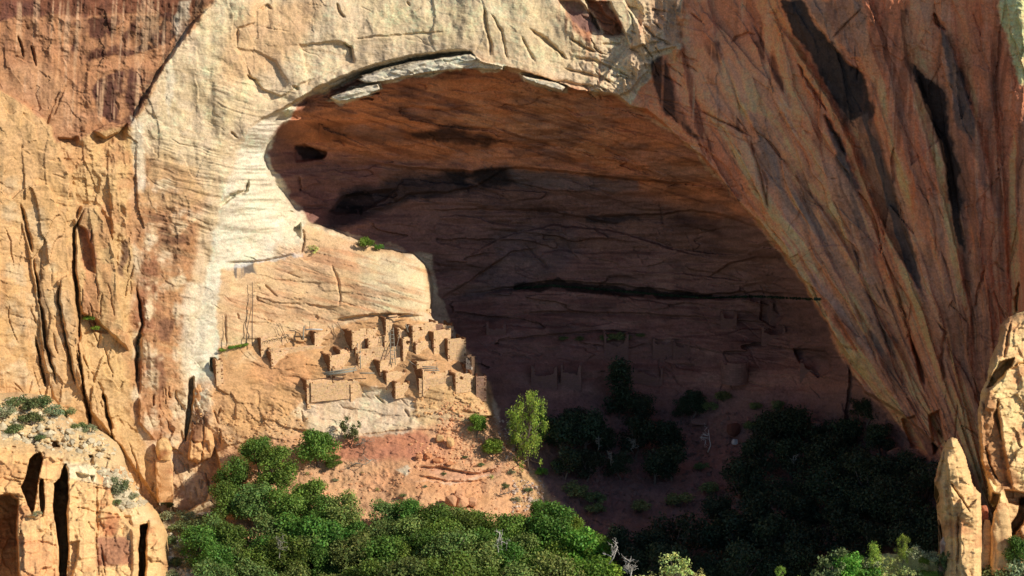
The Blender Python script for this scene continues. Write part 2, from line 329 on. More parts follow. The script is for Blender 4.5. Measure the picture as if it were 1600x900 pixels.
for p,wd,dp in [([(1093,172),(1130,191),(1171,212)],1.6,.9),([(1171,212),(1176,240),(1185,265),(1200,330)],2.0,1.0),([(1052,160),(1085,170),(1093,172)],1.2,.4),([(1142,68),(1150,60),(1168,52),(1180,55)],2,1.0),([(1300,60),(1330,30),(1345,14)],1.6,.7),
    ([(1246,100),(1270,140),(1292,175)],2.4,1.4),([(1288,180),(1302,205),(1320,240)],3.0,1.8),([(1400,450),(1412,490),(1428,540),(1440,580)],2.2,1.0),([(1425,536),(1436,570),(1444,600)],2.2,1.6),([(1462,500),(1478,520),(1470,560),(1476,600)],2.2,1.0),
    ([(1190,265),(1200,290)],1.6,.6),([(1334,470),(1352,520),(1372,570)],1.6,.6),([(1260,430),(1300,520),(1340,600)],1.4,.5),([(1300,310),(1330,370)],1.4,.5),([(1470,390),(1486,440),(1494,480)],1.4,.6),([(1540,420),(1530,450),(1524,480)],2,.9),
    ([(1592,440),(1588,490)],2.4,1.8),([(1350,440),(1380,520),(1392,556)],1.6,.7),([(1445,300),(1460,350),(1464,400)],1.3,.5),([(1460,20),(1464,36),(1478,48)],3,2.0)]: groove(p,wd,dp)
for i in range(26):                                              # short oblique scars
    a = random.uniform(1080,1520); b = random.uniform(180,640)
    l = random.uniform(8,24); groove([(a,b),(a+l*.5,b+l)], 1.2, random.uniform(.2,.5))
# rugged base of the right wall
slab([(1410,655),(1430,650),(1440,700),(1424,700)], 2.0, 4); slab([(1452,650),(1468,642),(1474,690),(1460,710)], 3.0, 4)
# alcove: shells, ledges and pockets
steph([(410,196),(520,192),(620,190),(760,200),(880,230),(1000,262),(1090,300)],.9,30,1)
steph([(560,250),(640,262),(740,268),(805,262),(880,268),(980,280),(1120,290)],2.6,40,1)
steph([(590,330),(640,302),(700,300),(745,290),(792,262),(800,262)],1.6,26,1)
slab([(461,228),(475,226),(510,238),(508,246),(478,250),(463,252)], 3.0, 4)
slab([(515,330),(540,305),(585,300),(620,296),(600,312),(560,332),(530,334)], 1.8, 6)
steph([(915,340),(960,336),(1040,334),(1080,328),(1130,336),(1200,360)],2.4,30,1)
stepv([(880,350),(886,380),(900,402),(918,412)],.6,30,-1)
steph([(720,460),(800,448),(860,438),(940,443),(1030,452),(1100,460),(1180,455),(1290,464)],2.2,12,1,1.4)
steph([(700,466),(800,454),(870,452),(950,460),(1040,466),(1100,466),(1290,472)],-2.0,16,1,3)
steph([(1100,438),(1140,412),(1180,402),(1212,402),(1235,420)],1.6,24,1)
steph([(760,535),(830,525),(900,520),(960,516),(1010,524)],1.5,10,1)
steph([(700,420),(780,372),(860,352),(960,360),(1060,392),(1140,410)],1.4,36,-1)
steph([(640,330),(740,326),(860,330),(980,352)],1.2,24,1); steph([(720,500),(860,486),(1000,490),(1160,500),(1300,520)],1.2,20,1)
stepv([(1330,560),(1326,600),(1322,640),(1318,680)],1.6,20,1); slab([(1240,545),(1290,548),(1300,580),(1278,590),(1250,566)], 2.4, 3); slab([(1190,470),(1215,466),(1228,490),(1210,512),(1188,500)], 1.6, 3)
steph([(680,470),(720,448),(760,420),(800,394),(850,385)],1.6,30,1)
for i in range(22):
    a = random.uniform(700,1270); b = random.uniform(300,600); l = random.uniform(10,50); s = random.uniform(-.2,.35)
    groove([(a,b),(a+l*.5,b+l*s*.5),(a+l,b+l*s)], random.uniform(1,1.8), random.uniform(.15,.6))
for i in range(60):                                              # fine laminae on the vault
    a = random.uniform(640,1080); b = random.uniform(130,300); l = random.uniform(30,120)
    groove([(a,b),(a+l*.5,b+l*.14),(a+l,b+l*.36)], random.uniform(.9,1.5), random.uniform(.12,.4))
groove([(499,186),(500,204),(499,222)],1.6,.5); groove([(518,220),(530,218),(540,228)],2,1); groove([(652,130),(664,134),(666,142)],1.6,.6); groove([(467,275),(469,300)],2,1)
groove([(820,380),(838,400),(858,420)],1.6,.6)
stepv([(446,188),(420,222),(411,245),(426,285),(447,310),(466,335),(472,352)], 7.5, 120, 1, 2.5)
# boss and ledge relief
slab([(545,394),(590,386),(630,398),(612,420),(560,425)], .3, 8)
groove([(517,412),(528,440),(532,466),(528,480)],1.6,.5); groove([(472,356),(476,372),(472,396)],1.8,.8); groove([(345,322),(362,306),(385,298),(388,282)],3,1.6)
for p in [[(412,445),(424,455),(434,464)],[(400,462),(402,470),(414,474)],[(352,490),(352,515),(354,538)],[(372,490),(372,500)]]: groove(p,1.5,.5)
for i in range(30):
    a = random.uniform(380,620); b = random.uniform(385,480); l = random.uniform(14,50); s=random.uniform(.1,.35)
    groove([(a,b),(a+l,b+l*s)], 1.1, random.uniform(.08,.22))
steph([(350,410),(380,408),(410,406),(440,402),(473,392)],.9,10,1)
steph([(520,500),(560,494),(600,490),(640,492),(670,495)],1.3,12,1)
slab([(296,595),(303,590),(304,620),(298,650),(290,690),(288,670),(293,630)], 3.2, 3)                         # the dark cleft
slab([(329,560),(337,560),(337,584),(329,580)], 3.5, 2)
# smooth patch under the ruins and layered ground below
slab([(466,640),(476,622),(510,608),(560,606),(610,610),(648,624),(650,640),(640,660),(600,672),(540,680),(520,662),(480,650)], .45, 7)
steph([(640,728),(690,724),(740,730),(780,716)],1.2,12,-1); steph([(640,728),(690,730),(740,740),(790,728)],1.4,12,1)
steph([(648,742),(700,752),(740,752),(772,742)],1.0,12,1)
for p in [[(556,682),(600,676),(644,670)],[(470,640),(474,660)],[(586,618),(600,630)],[(632,640),(640,652)]]: groove(p,1.8,.7)
# rubble of the talus and the shaded ground
rub = ridged(X / 11, Y / 8, 2, seed=30) ** 2
rk = sstep(-.05, .45, fbm(X / 50, Y / 34, 3, seed=31)) * gnd
D = D - rk * rub * (.14 + .4 * sstep(840, 900, X)) * alc
# base of the left cliff: broken blocks between 240 and 350
blk = np.maximum(ridged(X / 26, Y / 42, 3, seed=33), ridged(X / 14, Y / 18, 3, seed=34) * .7)
mB = poly([(236,640),(300,610),(345,600),(480,640),(380,700),(350,745),(320,790),(280,808),(246,800)], 20)[1]; slB = poly([(236,640),(300,610),(345,600),(480,640),(380,700),(350,745),(320,790),(280,808),(246,800)], 20)[0]
D[slB] -= (blk[slB] * .16) * mB; D[slB] += (.45 * fac2[slB] + .16 * facg[slB]) * mB
def cracks(n, box, ang, ln, wd, dp, jag=.22):
    for i in range(n):
        x = random.uniform(box[0], box[2]); y = random.uniform(box[1], box[3]); a = R(random.gauss(ang, 16)); L = random.uniform(.3, 1) * ln; pts = [(x, y)]; k = random.randint(3, 6)
        for j in range(k):
            b = a + random.gauss(0, jag); x += math.cos(b) * L / k; y += math.sin(b) * L / k; pts.append((x, y))
        groove(pts, random.uniform(.8, 1.5) * wd, random.uniform(.3, 1) * dp)
cracks(50, (0,330,220,900), 84, 90, .8, .6, .12); cracks(30, (0,120,230,860), 20, 40, .8, .22); cracks(16, (215,0,960,120), 20, 50, .7, .2); cracks(20, (215,150,345,640), 20, 46, .7, .2)
cracks(40, (900,0,1080,140), 35, 40, 1.1, .9); cracks(55, (1000,0,1600,700), 66, 70, .8, .6, .12); cracks(20, (1000,0,1600,300), 0, 30, 1.0, .5); cracks(36, (350,510,760,660), 20, 26, .8, .25); cracks(40, (240,600,350,800), 80, 30, 1.2, .9)
cracks(22, (700,290,1330,620), 12, 60, .9, .6)
# fine relief everywhere
fineV = fbm(X / 9, Y / 26, 3, seed=35); fineH = fbm(X / 30, (Y + .22 * X) / 5, 3, seed=36); fineI = fbm(X / 7, Y / 6, 3, seed=37)
interior = sstep(0, 6, mA) * (1 - gnd)
D = D + .10 * fineV * (1 - interior) + .10 * fineH * (.4 + .6 * interior) + .06 * fineI + .07 * gnd * alc * fineI
crag = np.clip(ridged(X / 20, Y / 24, 4, seed=38), 0, 1)
for pp, h in [([(985,0),(1075,0),(1070,80),(1010,130),(970,150),(930,140),(1000,70)],1.1),([(75,0),(340,0),(200,200),(100,220),(100,120),(0,70),(0,0)],.5),([(85,215),(210,215),(215,330),(190,450),(150,330),(110,300)],.8),
              ([(215,300),(310,300),(300,640),(240,700),(215,600)],.5),([(1560,0),(1640,0),(1640,140),(1590,130),(1560,60)],.45),([(880,20),(985,80),(1010,130),(960,145),(890,120)],.6)]:
    sl, m = poly(pp, 16); D[sl] -= h * crag[sl] * m

# ------------------------------------------------------------------ colour of the rock (base colour, some light and shade put in)
col = np.empty(X.shape + (3,), np.float32)
def rgb(r, g, b): return np.array([((c / 255) / 12.92 if c / 255 < .04045 else ((c / 255 + .055) / 1.055) ** 2.4) for c in (r, g, b)], np.float32)
def paint(pts, c, op=1.0, feather=14, mod=None, warp='W'):
    sl, m = poly(pts, feather, warp); m = m * op
    if mod is not None: m = m * mod[sl]
    col[sl] += (np.asarray(c, np.float32) - col[sl]) * m[..., None]
def mix(mask, c): 
    global col
    col += (np.asarray(c, np.float32) - col) * mask[..., None]
PALE = rgb(240,209,166); CREAM = rgb(244,226,194); TAN = rgb(222,178,118); OCH = rgb(200,158,105); RUST = rgb(150,96,66); BROWN = rgb(96,62,48); VARN = rgb(70,50,44); DARK = rgb(52,44,44)
ORNG = rgb(196,120,76); PINK = rgb(190,140,114); GREYV = rgb(150,130,126); SAND = rgb(214,160,112); RED = rgb(172,104,76); MAUVE = rgb(140,108,98)
col[:] = PALE
n1 = fbm(X / 70, Y / 70, 4, seed=40); n2 = fbm(X / 22, Y / 22, 4, seed=41); n3 = fbm(X / 6, Y / 6, 3, seed=42)
strk = fbm((X + .04 * Y) / 5.5, Y / 120, 4, seed=43); strk2 = fbm(X / 13, Y / 220, 3, seed=44)
cross = fbm((X) / 60, (Y - .28 * X) / 5, 4, seed=45)
one = np.ones_like(X)
# left cliff
paint([(-800,-800),(340,-800),(335,0),(250,110),(215,180),(205,300),(210,640),(260,820),(260,1600),(-800,1600)], TAN, 1, 10)
paint([(-800,140),(0,140),(60,180),(100,260),(120,420),(130,600),(250,780),(260,1600),(-800,1600)], rgb(220,172,114), 1, 10)
paint([(-800,-800),(340,-800),(335,0),(250,110),(205,195),(90,225),(70,190),(0,140),(-800,140)], rgb(178,122,82), .95, 8)
paint([(85,210),(205,205),(215,300),(215,640),(170,500),(120,330)], rgb(186,132,84), .7, 24, sstep(-.4,.5,n2))
paint([(205,230),(300,260),(320,300),(300,480),(285,640),(240,740),(205,640)], rgb(182,124,74), .9, 30, sstep(-.7,.2,n2))
paint([(215,240),(340,300),(330,330),(300,420),(225,430)], rgb(140,86,54), .6, 24, sstep(0,.6,cross+.4*n2))
paint([(230,330),(300,340),(285,400),(240,400)], BROWN, .7, 22, sstep(-.2,.5,n2)); paint([(212,400),(250,400),(246,520),(216,520)], RUST, .8, 20, sstep(-.5,.4,n2+strk*.5))
paint([(-700,-700),(330,-700),(322,0),(285,35),(240,20),(130,26),(70,22),(0,28),(-700,28)], rgb(118,68,46), .9, 8)
paint([(0,0),(60,0),(70,24),(0,30)], rgb(120,72,56), .8, 8)
capm = sstep(-.45, .15, n2 + .35 * strk)
paint([(112,40),(140,28),(215,24),(282,22),(280,50),(262,66),(215,82),(160,90),(118,96),(110,70)], rgb(88,50,38), .95, 4, capm)
paint([(138,140),(158,120),(178,108),(205,104),(220,120),(222,150),(208,190),(170,192),(150,180)], rgb(88,52,42), .95, 4, sstep(-.7,0,n2))
paint([(215,24),(283,22),(278,55),(245,72),(214,78)], rgb(52,36,32), .85, 5, sstep(-.3,.3,n3+strk))
paint([(0,105),(60,100),(110,130),(130,190),(90,210),(40,160),(0,140)], rgb(196,144,100), .8, 14)
paint([(280,0),(298,0),(288,60),(276,80),(272,50)], CREAM, .6, 5)
paint([(335,0),(300,34),(275,72),(256,100),(238,130),(222,160),(208,190),(200,195),(214,165),(235,120),(262,80),(290,34),(318,0)], rgb(126,88,62), .7, 5)
streakL = sstep(.15, .75, strk)
paint([(0,0),(320,0),(220,180),(100,200),(0,100)], rgb(216,172,130), .55, 10, streakL)
paint([(0,0),(320,0),(220,180),(100,200),(0,60)], rgb(86,56,46), .45, 10, sstep(.2, .8, -strk))
paint([(-700,150),(0,150),(100,300),(120,700),(0,700),(-700,700)], rgb(205,158,98), .55, 20, sstep(0,.8,n1)); paint([(0,260),(60,300),(110,500),(120,640),(0,640)], rgb(232,204,158), .5, 20, sstep(0,.7,-n2))
paint([(125,350),(146,360),(150,420),(128,425)], rgb(150,88,60), .8, 5); paint([(128,420),(150,430),(160,520),(130,500)], rgb(196,130,84), .7, 8)
paint([(186,380),(200,378),(196,440),(188,430)], rgb(110,74,58), .8, 6)
paint([(0,420),(14,412),(10,480),(0,490)], rgb(170,120,72), .5, 8)
paint([(58,400),(68,430),(76,520),(84,560),(74,570),(62,500)], rgb(120,88,60), .7, 5)
# upper pale face
paint([(215,300),(260,130),(340,0),(560,0),(430,90),(360,200),(330,300)], rgb(240,212,160), .6, 30, sstep(-.5,.5,n1))
paint([(400,0),(500,0),(480,60),(420,110),(340,140),(350,60)], rgb(226,176,122), .7, 30)
paint([(240,220),(330,260),(330,300),(300,330),(220,320)], rgb(214,176,124), .7, 24, sstep(-.5,.5,n2))
paint([(258,100),(270,96),(272,150),(265,182),(258,150)], CREAM, .7, 6); paint([(205,180),(225,190),(224,300),(212,300)], CREAM, .7, 8)
paint([(560,0),(1000,0),(960,60),(880,100),(760,70),(600,60)], rgb(242,214,162), .6, 30)
paint([(840,0),(900,0),(900,70),(880,100),(830,60)], rgb(222,188,144), .5, 20, sstep(-.5,.5,n2))
paint([(215,100),(960,0),(960,140),(380,200),(330,640),(215,640)], rgb(205,170,120), .35, 30, sstep(0,.8,cross))
paint([(870,0),(1000,0),(1010,60),(1000,120),(930,130),(885,80)], rgb(170,100,66), .6, 10, sstep(0,.6,strk))
paint([(885,10),(910,16),(925,40),(920,70),(905,60),(892,36)], rgb(170,106,70), .8, 6)
paint([(872,0),(905,0),(930,30),(938,52),(915,50)], rgb(118,86,80), .8, 5); paint([(915,0),(945,0),(972,45),(970,56),(945,56)], rgb(150,84,54), .9, 5)
# jamb on the left of the arch
paint([(292,660),(300,560),(322,430),(350,300),(385,205),(430,180),(490,150),(560,122),(640,104),(760,96),(770,110),(640,124),(520,164),(450,190),(430,260),(475,330),(474,395),(440,402),(350,420),(345,520),(330,610),(310,640)], CREAM, .95, 8)
paint([(325,300),(345,260),(330,380),(312,460),(300,560),(288,640),(276,640),(292,500)], rgb(222,190,146), .8, 12)
paint([(430,190),(470,160),(520,125),(580,102),(640,88),(735,78),(735,86),(640,100),(560,124),(500,150),(440,186)], rgb(190,178,150), .8, 5)
paint([(440,180),(440,186),(560,128),(690,92),(735,86),(735,82),(690,86),(560,116),(500,146)], rgb(96,84,72), .5, 3)
# right wall
RW = [(985,160),(1012,130),(1030,84),(1066,70),(1060,30),(1074,-20),(1078,-700),(2700,-700),(2700,1600),(1480,1600),(1476,740),(1340,600),(1260,450),(1120,268),(1010,172)]
paint(RW, rgb(186,132,106), 1, 5)
paint([(1600,-700),(2700,-700),(2700,1600),(1660,1600)], rgb(205,160,118), .9, 60)
paint(RW, rgb(160,124,108), .7, 5, sstep(-.1,.5,n1 + .35*strk2)); paint(RW, rgb(206,124,80), .7, 5, sstep(0,.5,fbm((X-.45*Y)/40,(Y)/200,3,seed=46)))
paint([(1480,0),(1600,0),(1600,500),(1560,560),(1500,300)], rgb(168,98,70), .7, 16); paint([(1350,0),(1410,0),(1424,120),(1470,300),(1440,330),(1396,200),(1360,100)], rgb(178,102,70), .8, 10)
# edge band of clean orange sandstone along the lip
paint([(985,166),(1040,196),(1092,240),(1150,310),(1230,402),(1290,502),(1334,588),(1352,612),(1352,560),(1300,450),(1240,350),(1170,280),(1130,240),(1090,215),(1040,172)], rgb(216,124,78), .8, 10)
paint([(1170,170),(1210,190),(1262,290),(1300,340),(1290,380),(1230,330),(1190,260)], rgb(128,116,118), .8, 10)
paint([(1215,300),(1240,350),(1290,430),(1345,520),(1372,560),(1330,520),(1270,440),(1225,370)], rgb(140,122,120), .8, 12)
for pts in ([(1215,236),(1240,252),(1290,330),(1340,400),(1352,440),(1310,400),(1262,330)], [(1340,420),(1370,470),(1400,540),(1404,565),(1384,556),(1362,500)], [(1375,500),(1410,600),(1385,590),(1350,520)]):
    paint(pts, rgb(84,80,86), .85, 7)
for pts, c, o in [([(1200,0),(1216,14),(1262,90),(1300,150),(1330,215),(1352,290),(1395,380),(1440,470),(1430,470),(1380,380),(1340,300),(1316,230),(1284,170),(1240,90),(1208,40)], rgb(222,124,74), .85),
                  ([(1218,0),(1250,0),(1292,60),(1325,96),(1345,112),(1366,175),(1350,200),(1356,235),(1340,220),(1322,180),(1300,150),(1270,96),(1238,50)], rgb(38,36,40), .97),
                  ([(1284,110),(1330,100),(1352,118),(1352,176),(1330,176),(1310,160),(1288,130)], rgb(34,32,38), .97),
                  ([(1352,176),(1380,250),(1400,310),(1428,400),(1442,450),(1432,450),(1400,390),(1370,320),(1350,250),(1330,190)], rgb(92,90,98), .92),
                  ([(1426,98),(1446,114),(1470,140),(1480,160),(1484,200),(1490,236),(1480,248),(1472,230),(1450,170),(1434,130)], rgb(36,32,36), .97),
                  ([(1474,220),(1490,236),(1502,270),(1502,340),(1510,400),(1496,380),(1482,300)], rgb(44,40,42), .95),
                  ([(1468,40),(1482,60),(1506,130),(1530,190),(1524,220),(1500,200),(1486,150),(1474,90)], rgb(78,74,82), .9),
                  ([(1290,178),(1306,210),(1330,260),(1345,300),(1330,290),(1304,240)], rgb(84,82,88), .85),
                  ([(1408,20),(1418,14),(1430,100),(1424,130),(1412,80)], rgb(60,44,42), .7),
                  ([(1255,0),(1350,0),(1352,86),(1335,92),(1300,60)], rgb(118,100,98), .8),
                  ([(1414,30),(1460,34),(1470,60),(1478,140),(1450,110),(1424,96)], rgb(188,126,96), .8)]:
    paint(pts, c, o, 5)
paint([(1236,40),(1262,60),(1300,130),(1346,180),(1340,220),(1290,150)], rgb(90,86,90), .35, 8, sstep(.2,.8,fbm(X/9,Y/70,3,seed=106)))
for pts, c, o in [([(1014,100),(1030,80),(1046,110),(1056,180),(1092,212),(1092,226),(1062,196),(1040,176),(1026,140)], rgb(58,40,36), .9),
                  ([(1062,60),(1072,70),(1090,150),(1116,240),(1100,232),(1082,180),(1068,120)], rgb(110,62,46), .8),([(1100,60),(1124,70),(1132,120),(1146,160),(1160,206),(1146,196),(1128,150),(1106,120)], rgb(96,64,56), .8),
                  ([(1040,0),(1062,0),(1066,60),(1050,70),(1038,50)], rgb(110,70,56), .7),([(1160,0),(1176,0),(1190,40),(1214,110),(1236,168),(1222,150),(1192,96),(1170,50)], rgb(90,56,46), .85),
                  ([(1200,60),(1216,100),(1230,150),(1218,140),(1204,100)], rgb(100,62,50), .8), ([(1075,0),(1180,0),(1190,60),(1150,70),(1130,40),(1110,70),(1080,80)], rgb(160,104,84), .6)]:
    paint(pts, c, o, 5, sstep(-.8,-.1,strk))
paint([(1000,0),(1600,0),(1600,330),(1250,230),(1060,180)], rgb(84,54,46), .5, 20, sstep(.25,.8,fbm((X+.1*Y)/14,Y/150,4,seed=105))); paint([(1000,0),(1600,0),(1600,330),(1250,230),(1060,180)], rgb(200,160,140), .35, 20, sstep(.35,.9,-strk) * sstep(.04, .14, col.mean(-1)))
paint([(1110,100),(1160,90),(1180,150),(1170,200),(1130,170)], rgb(176,140,124), .6, 20)
paint([(1370,560),(1480,500),(1560,520),(1540,640),(1480,720),(1430,700),(1360,620)], rgb(170,116,92), .6, 24); paint([(1450,470),(1530,480),(1540,600),(1470,600)], rgb(118,86,74), .5, 24)
paint([(1345,560),(1300,500),(1310,480),(1350,540),(1360,600)], rgb(96,66,52), .6, 8)
# alcove interior, its shade deepened in the rock colour
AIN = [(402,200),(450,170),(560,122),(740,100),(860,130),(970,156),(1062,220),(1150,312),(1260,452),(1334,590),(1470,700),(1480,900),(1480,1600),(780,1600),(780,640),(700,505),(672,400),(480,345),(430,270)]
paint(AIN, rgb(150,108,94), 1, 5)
paint([(440,180),(740,100),(860,130),(970,156),(1062,220),(1150,312),(1200,360),(1100,330),(1000,300),(880,272),(800,262),(720,262),(640,252),(520,236),(440,226)], rgb(236,148,92), .95, 44)  # glow of bounced light put into the orange of the vault
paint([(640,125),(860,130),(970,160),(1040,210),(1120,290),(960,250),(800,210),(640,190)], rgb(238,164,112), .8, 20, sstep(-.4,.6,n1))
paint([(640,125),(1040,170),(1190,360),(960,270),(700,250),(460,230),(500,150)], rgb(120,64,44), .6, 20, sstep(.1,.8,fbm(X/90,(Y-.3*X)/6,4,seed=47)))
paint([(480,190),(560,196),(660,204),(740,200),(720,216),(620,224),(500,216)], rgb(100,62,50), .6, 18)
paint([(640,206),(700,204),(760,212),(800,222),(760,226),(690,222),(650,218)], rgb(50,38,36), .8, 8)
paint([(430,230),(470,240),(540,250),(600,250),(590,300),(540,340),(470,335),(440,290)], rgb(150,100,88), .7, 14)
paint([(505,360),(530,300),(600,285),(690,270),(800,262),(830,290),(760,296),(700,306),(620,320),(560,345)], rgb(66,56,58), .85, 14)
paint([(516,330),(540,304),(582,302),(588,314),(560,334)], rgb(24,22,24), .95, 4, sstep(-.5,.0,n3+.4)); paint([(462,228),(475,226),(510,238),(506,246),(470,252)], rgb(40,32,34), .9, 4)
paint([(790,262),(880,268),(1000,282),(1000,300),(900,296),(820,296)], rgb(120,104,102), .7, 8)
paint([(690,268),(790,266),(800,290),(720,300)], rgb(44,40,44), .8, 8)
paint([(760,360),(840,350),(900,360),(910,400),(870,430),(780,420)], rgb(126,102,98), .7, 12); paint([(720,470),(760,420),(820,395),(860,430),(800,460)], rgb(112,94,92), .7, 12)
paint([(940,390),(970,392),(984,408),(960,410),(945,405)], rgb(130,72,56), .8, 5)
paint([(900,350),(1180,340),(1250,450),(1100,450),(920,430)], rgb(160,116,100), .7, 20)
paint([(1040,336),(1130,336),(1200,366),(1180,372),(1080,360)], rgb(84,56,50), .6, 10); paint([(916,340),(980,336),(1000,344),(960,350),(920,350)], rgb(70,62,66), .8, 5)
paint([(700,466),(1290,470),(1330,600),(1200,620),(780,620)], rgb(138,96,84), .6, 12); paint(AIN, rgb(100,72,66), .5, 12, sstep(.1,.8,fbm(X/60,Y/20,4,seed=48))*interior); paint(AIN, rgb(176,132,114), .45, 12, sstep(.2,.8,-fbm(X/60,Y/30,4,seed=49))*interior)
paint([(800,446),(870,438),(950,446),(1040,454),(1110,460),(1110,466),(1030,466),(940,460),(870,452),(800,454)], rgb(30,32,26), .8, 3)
paint([(1240,560),(1340,600),(1400,660),(1300,650),(1180,620),(1100,600)], rgb(176,120,98), .6, 20)
# ground inside the shadow, shade partly put into its colour
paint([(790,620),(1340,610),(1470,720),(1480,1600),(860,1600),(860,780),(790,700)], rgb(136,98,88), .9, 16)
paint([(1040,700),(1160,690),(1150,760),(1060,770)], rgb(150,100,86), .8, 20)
# sunlit boss, terrace
paint([(350,420),(440,400),(474,392),(472,350),(540,372),(592,390),(640,398),(672,420),(674,485),(620,492),(540,498),(480,520),(345,540),(338,480)], rgb(232,190,138), .95, 6)
paint([(430,380),(560,380),(560,420),(430,430)], rgb(226,180,134), .7, 18); paint([(560,400),(660,410),(672,480),(600,488),(560,450)], rgb(238,218,172), .7, 14)
paint([(345,460),(420,450),(520,480),(500,500),(400,500),(350,520)], rgb(222,172,124), .6, 20, sstep(-.4,.5,n2)); paint([(350,420),(560,370),(680,400),(672,490),(560,500),(350,520)], rgb(196,132,86), .55, 12, sstep(.0,.7,cross))
paint([(340,545),(480,515),(600,492),(690,505),(765,600),(770,650),(640,640),(600,606),(480,625),(380,690),(330,640)], rgb(220,166,108), .95, 8)
paint([(440,520),(690,505),(765,600),(765,620),(660,600),(600,606),(440,620)], rgb(210,160,106), .85, 14)
paint([(400,560),(470,555),(500,575),(470,600),(420,600),(380,590)], rgb(226,160,100), .6, 14); paint([(660,600),(760,600),(770,650),(690,680),(640,650)], rgb(228,184,124), .7, 12)
paint([(345,550),(440,548),(440,566),(360,572)], rgb(232,204,158), .6, 10, sstep(-.3,.5,n2))
paint([(476,640),(480,622),(510,608),(560,606),(610,610),(646,624),(650,640),(636,660),(600,672),(540,682),(520,662)], rgb(238,208,170), .9, 5); paint([(490,612),(640,615),(640,660),(500,660)], rgb(206,160,120), .4, 6, sstep(0,.6,strk))
paint([(330,640),(440,630),(480,660),(470,720),(380,700),(340,730)], rgb(222,170,110), .8, 12)
# sunlit slope
paint([(350,700),(480,680),(560,682),(660,668),(770,650),(830,730),(900,820),(960,900),(960,1600),(262,1600),(262,800),(330,780)], rgb(226,170,120), .95, 12)
paint([(530,690),(560,684),(660,670),(672,690),(664,716),(600,722),(520,720),(470,722),(480,700)], rgb(184,112,82), .8, 14); paint([(672,690),(720,690),(700,730),(660,728)], rgb(202,132,94), .5, 14)
paint([(600,720),(760,740),(760,790),(560,760)], rgb(222,154,100), .5, 24); paint([(646,728),(740,738),(790,722),(784,744),(700,752)], rgb(222,166,128), .8, 6)
paint([(617,733),(634,726),(640,732),(630,740)], CREAM, .8, 4); paint([(648,752),(700,754),(768,742),(768,746),(700,757)], rgb(236,200,168), .8, 3); paint([(540,684),(600,676),(640,671),(640,675),(580,682)], rgb(228,206,176), .7, 3)
paint([(800,720),(840,740),(870,800),(800,790)], rgb(216,172,116), .7, 14)
paint([(252,800),(300,790),(345,770),(350,900),(262,900)], rgb(186,166,128), .8, 16); paint([(300,860),(345,865),(340,900),(296,900)], rgb(212,200,176), .8, 10)
paint([(256,600),(345,590),(350,740),(280,806),(240,760)], rgb(212,158,104), .7, 20, sstep(-.5,.5,n2))
for p in [[(300,640),(330,640),(326,690),(306,700)],[(246,720),(270,720),(272,780),(254,780)],[(244,560),(256,556),(258,600),(246,620)],[(250,494),(270,496),(268,536),(250,534)],[(234,560),(246,562),(244,590),(236,588)]]: paint(p, rgb(120,78,58), .75, 8, sstep(-.7,.1,n2))
paint([(288,440),(318,440),(312,560),(305,610),(292,630),(286,560)], CREAM, .6, 12)
paint([(366,412),(398,408),(398,430),(386,426),(376,434),(368,426)], rgb(86,84,84), .85, 3, sstep(-.5,.2,strk+.2)); paint([(366,410),(474,394),(474,398),(370,416)], rgb(226,222,214), .6, 3)
# lit broken rock at the corners
paint([(985,75),(1010,40),(1000,-20),(1030,-20),(1040,30),(1030,60),(1060,66),(1050,78),(1012,88),(1010,130),(970,152)], rgb(222,190,148), .85, 7)
paint([(1020,-20),(1076,-20),(1066,30),(1072,60),(1040,72),(1024,50)], rgb(190,146,110), .8, 10, sstep(-.5,.3,n2))
paint([(392,200),(440,170),(462,166),(456,182),(436,200),(418,232),(398,246)], CREAM, .95, 5)
for q_ in ([(512,154),(545,138),(592,128),(596,142),(575,153),(530,163)], [(556,124),(600,110),(660,94),(735,84),(752,94),(788,102),(787,112),(745,110),(700,112),(650,119),(610,128),(570,133)], [(811,115),(835,121),(868,127),(888,134),(881,146),(850,139),(818,128)]): paint(q_, CREAM, .95, 4)
paint([(1560,0),(1700,0),(1700,160),(1590,130),(1572,60)], rgb(230,196,150), .8, 6)  # pale colour stands in for sunlight on the right corner
paint([(-700,905),(-700,1600),(1700,1600),(1700,905)], rgb(74,76,50), 1, 30)
_l = col @ np.array([.3,.55,.15], np.float32); col += (_l[..., None] - col) * .09

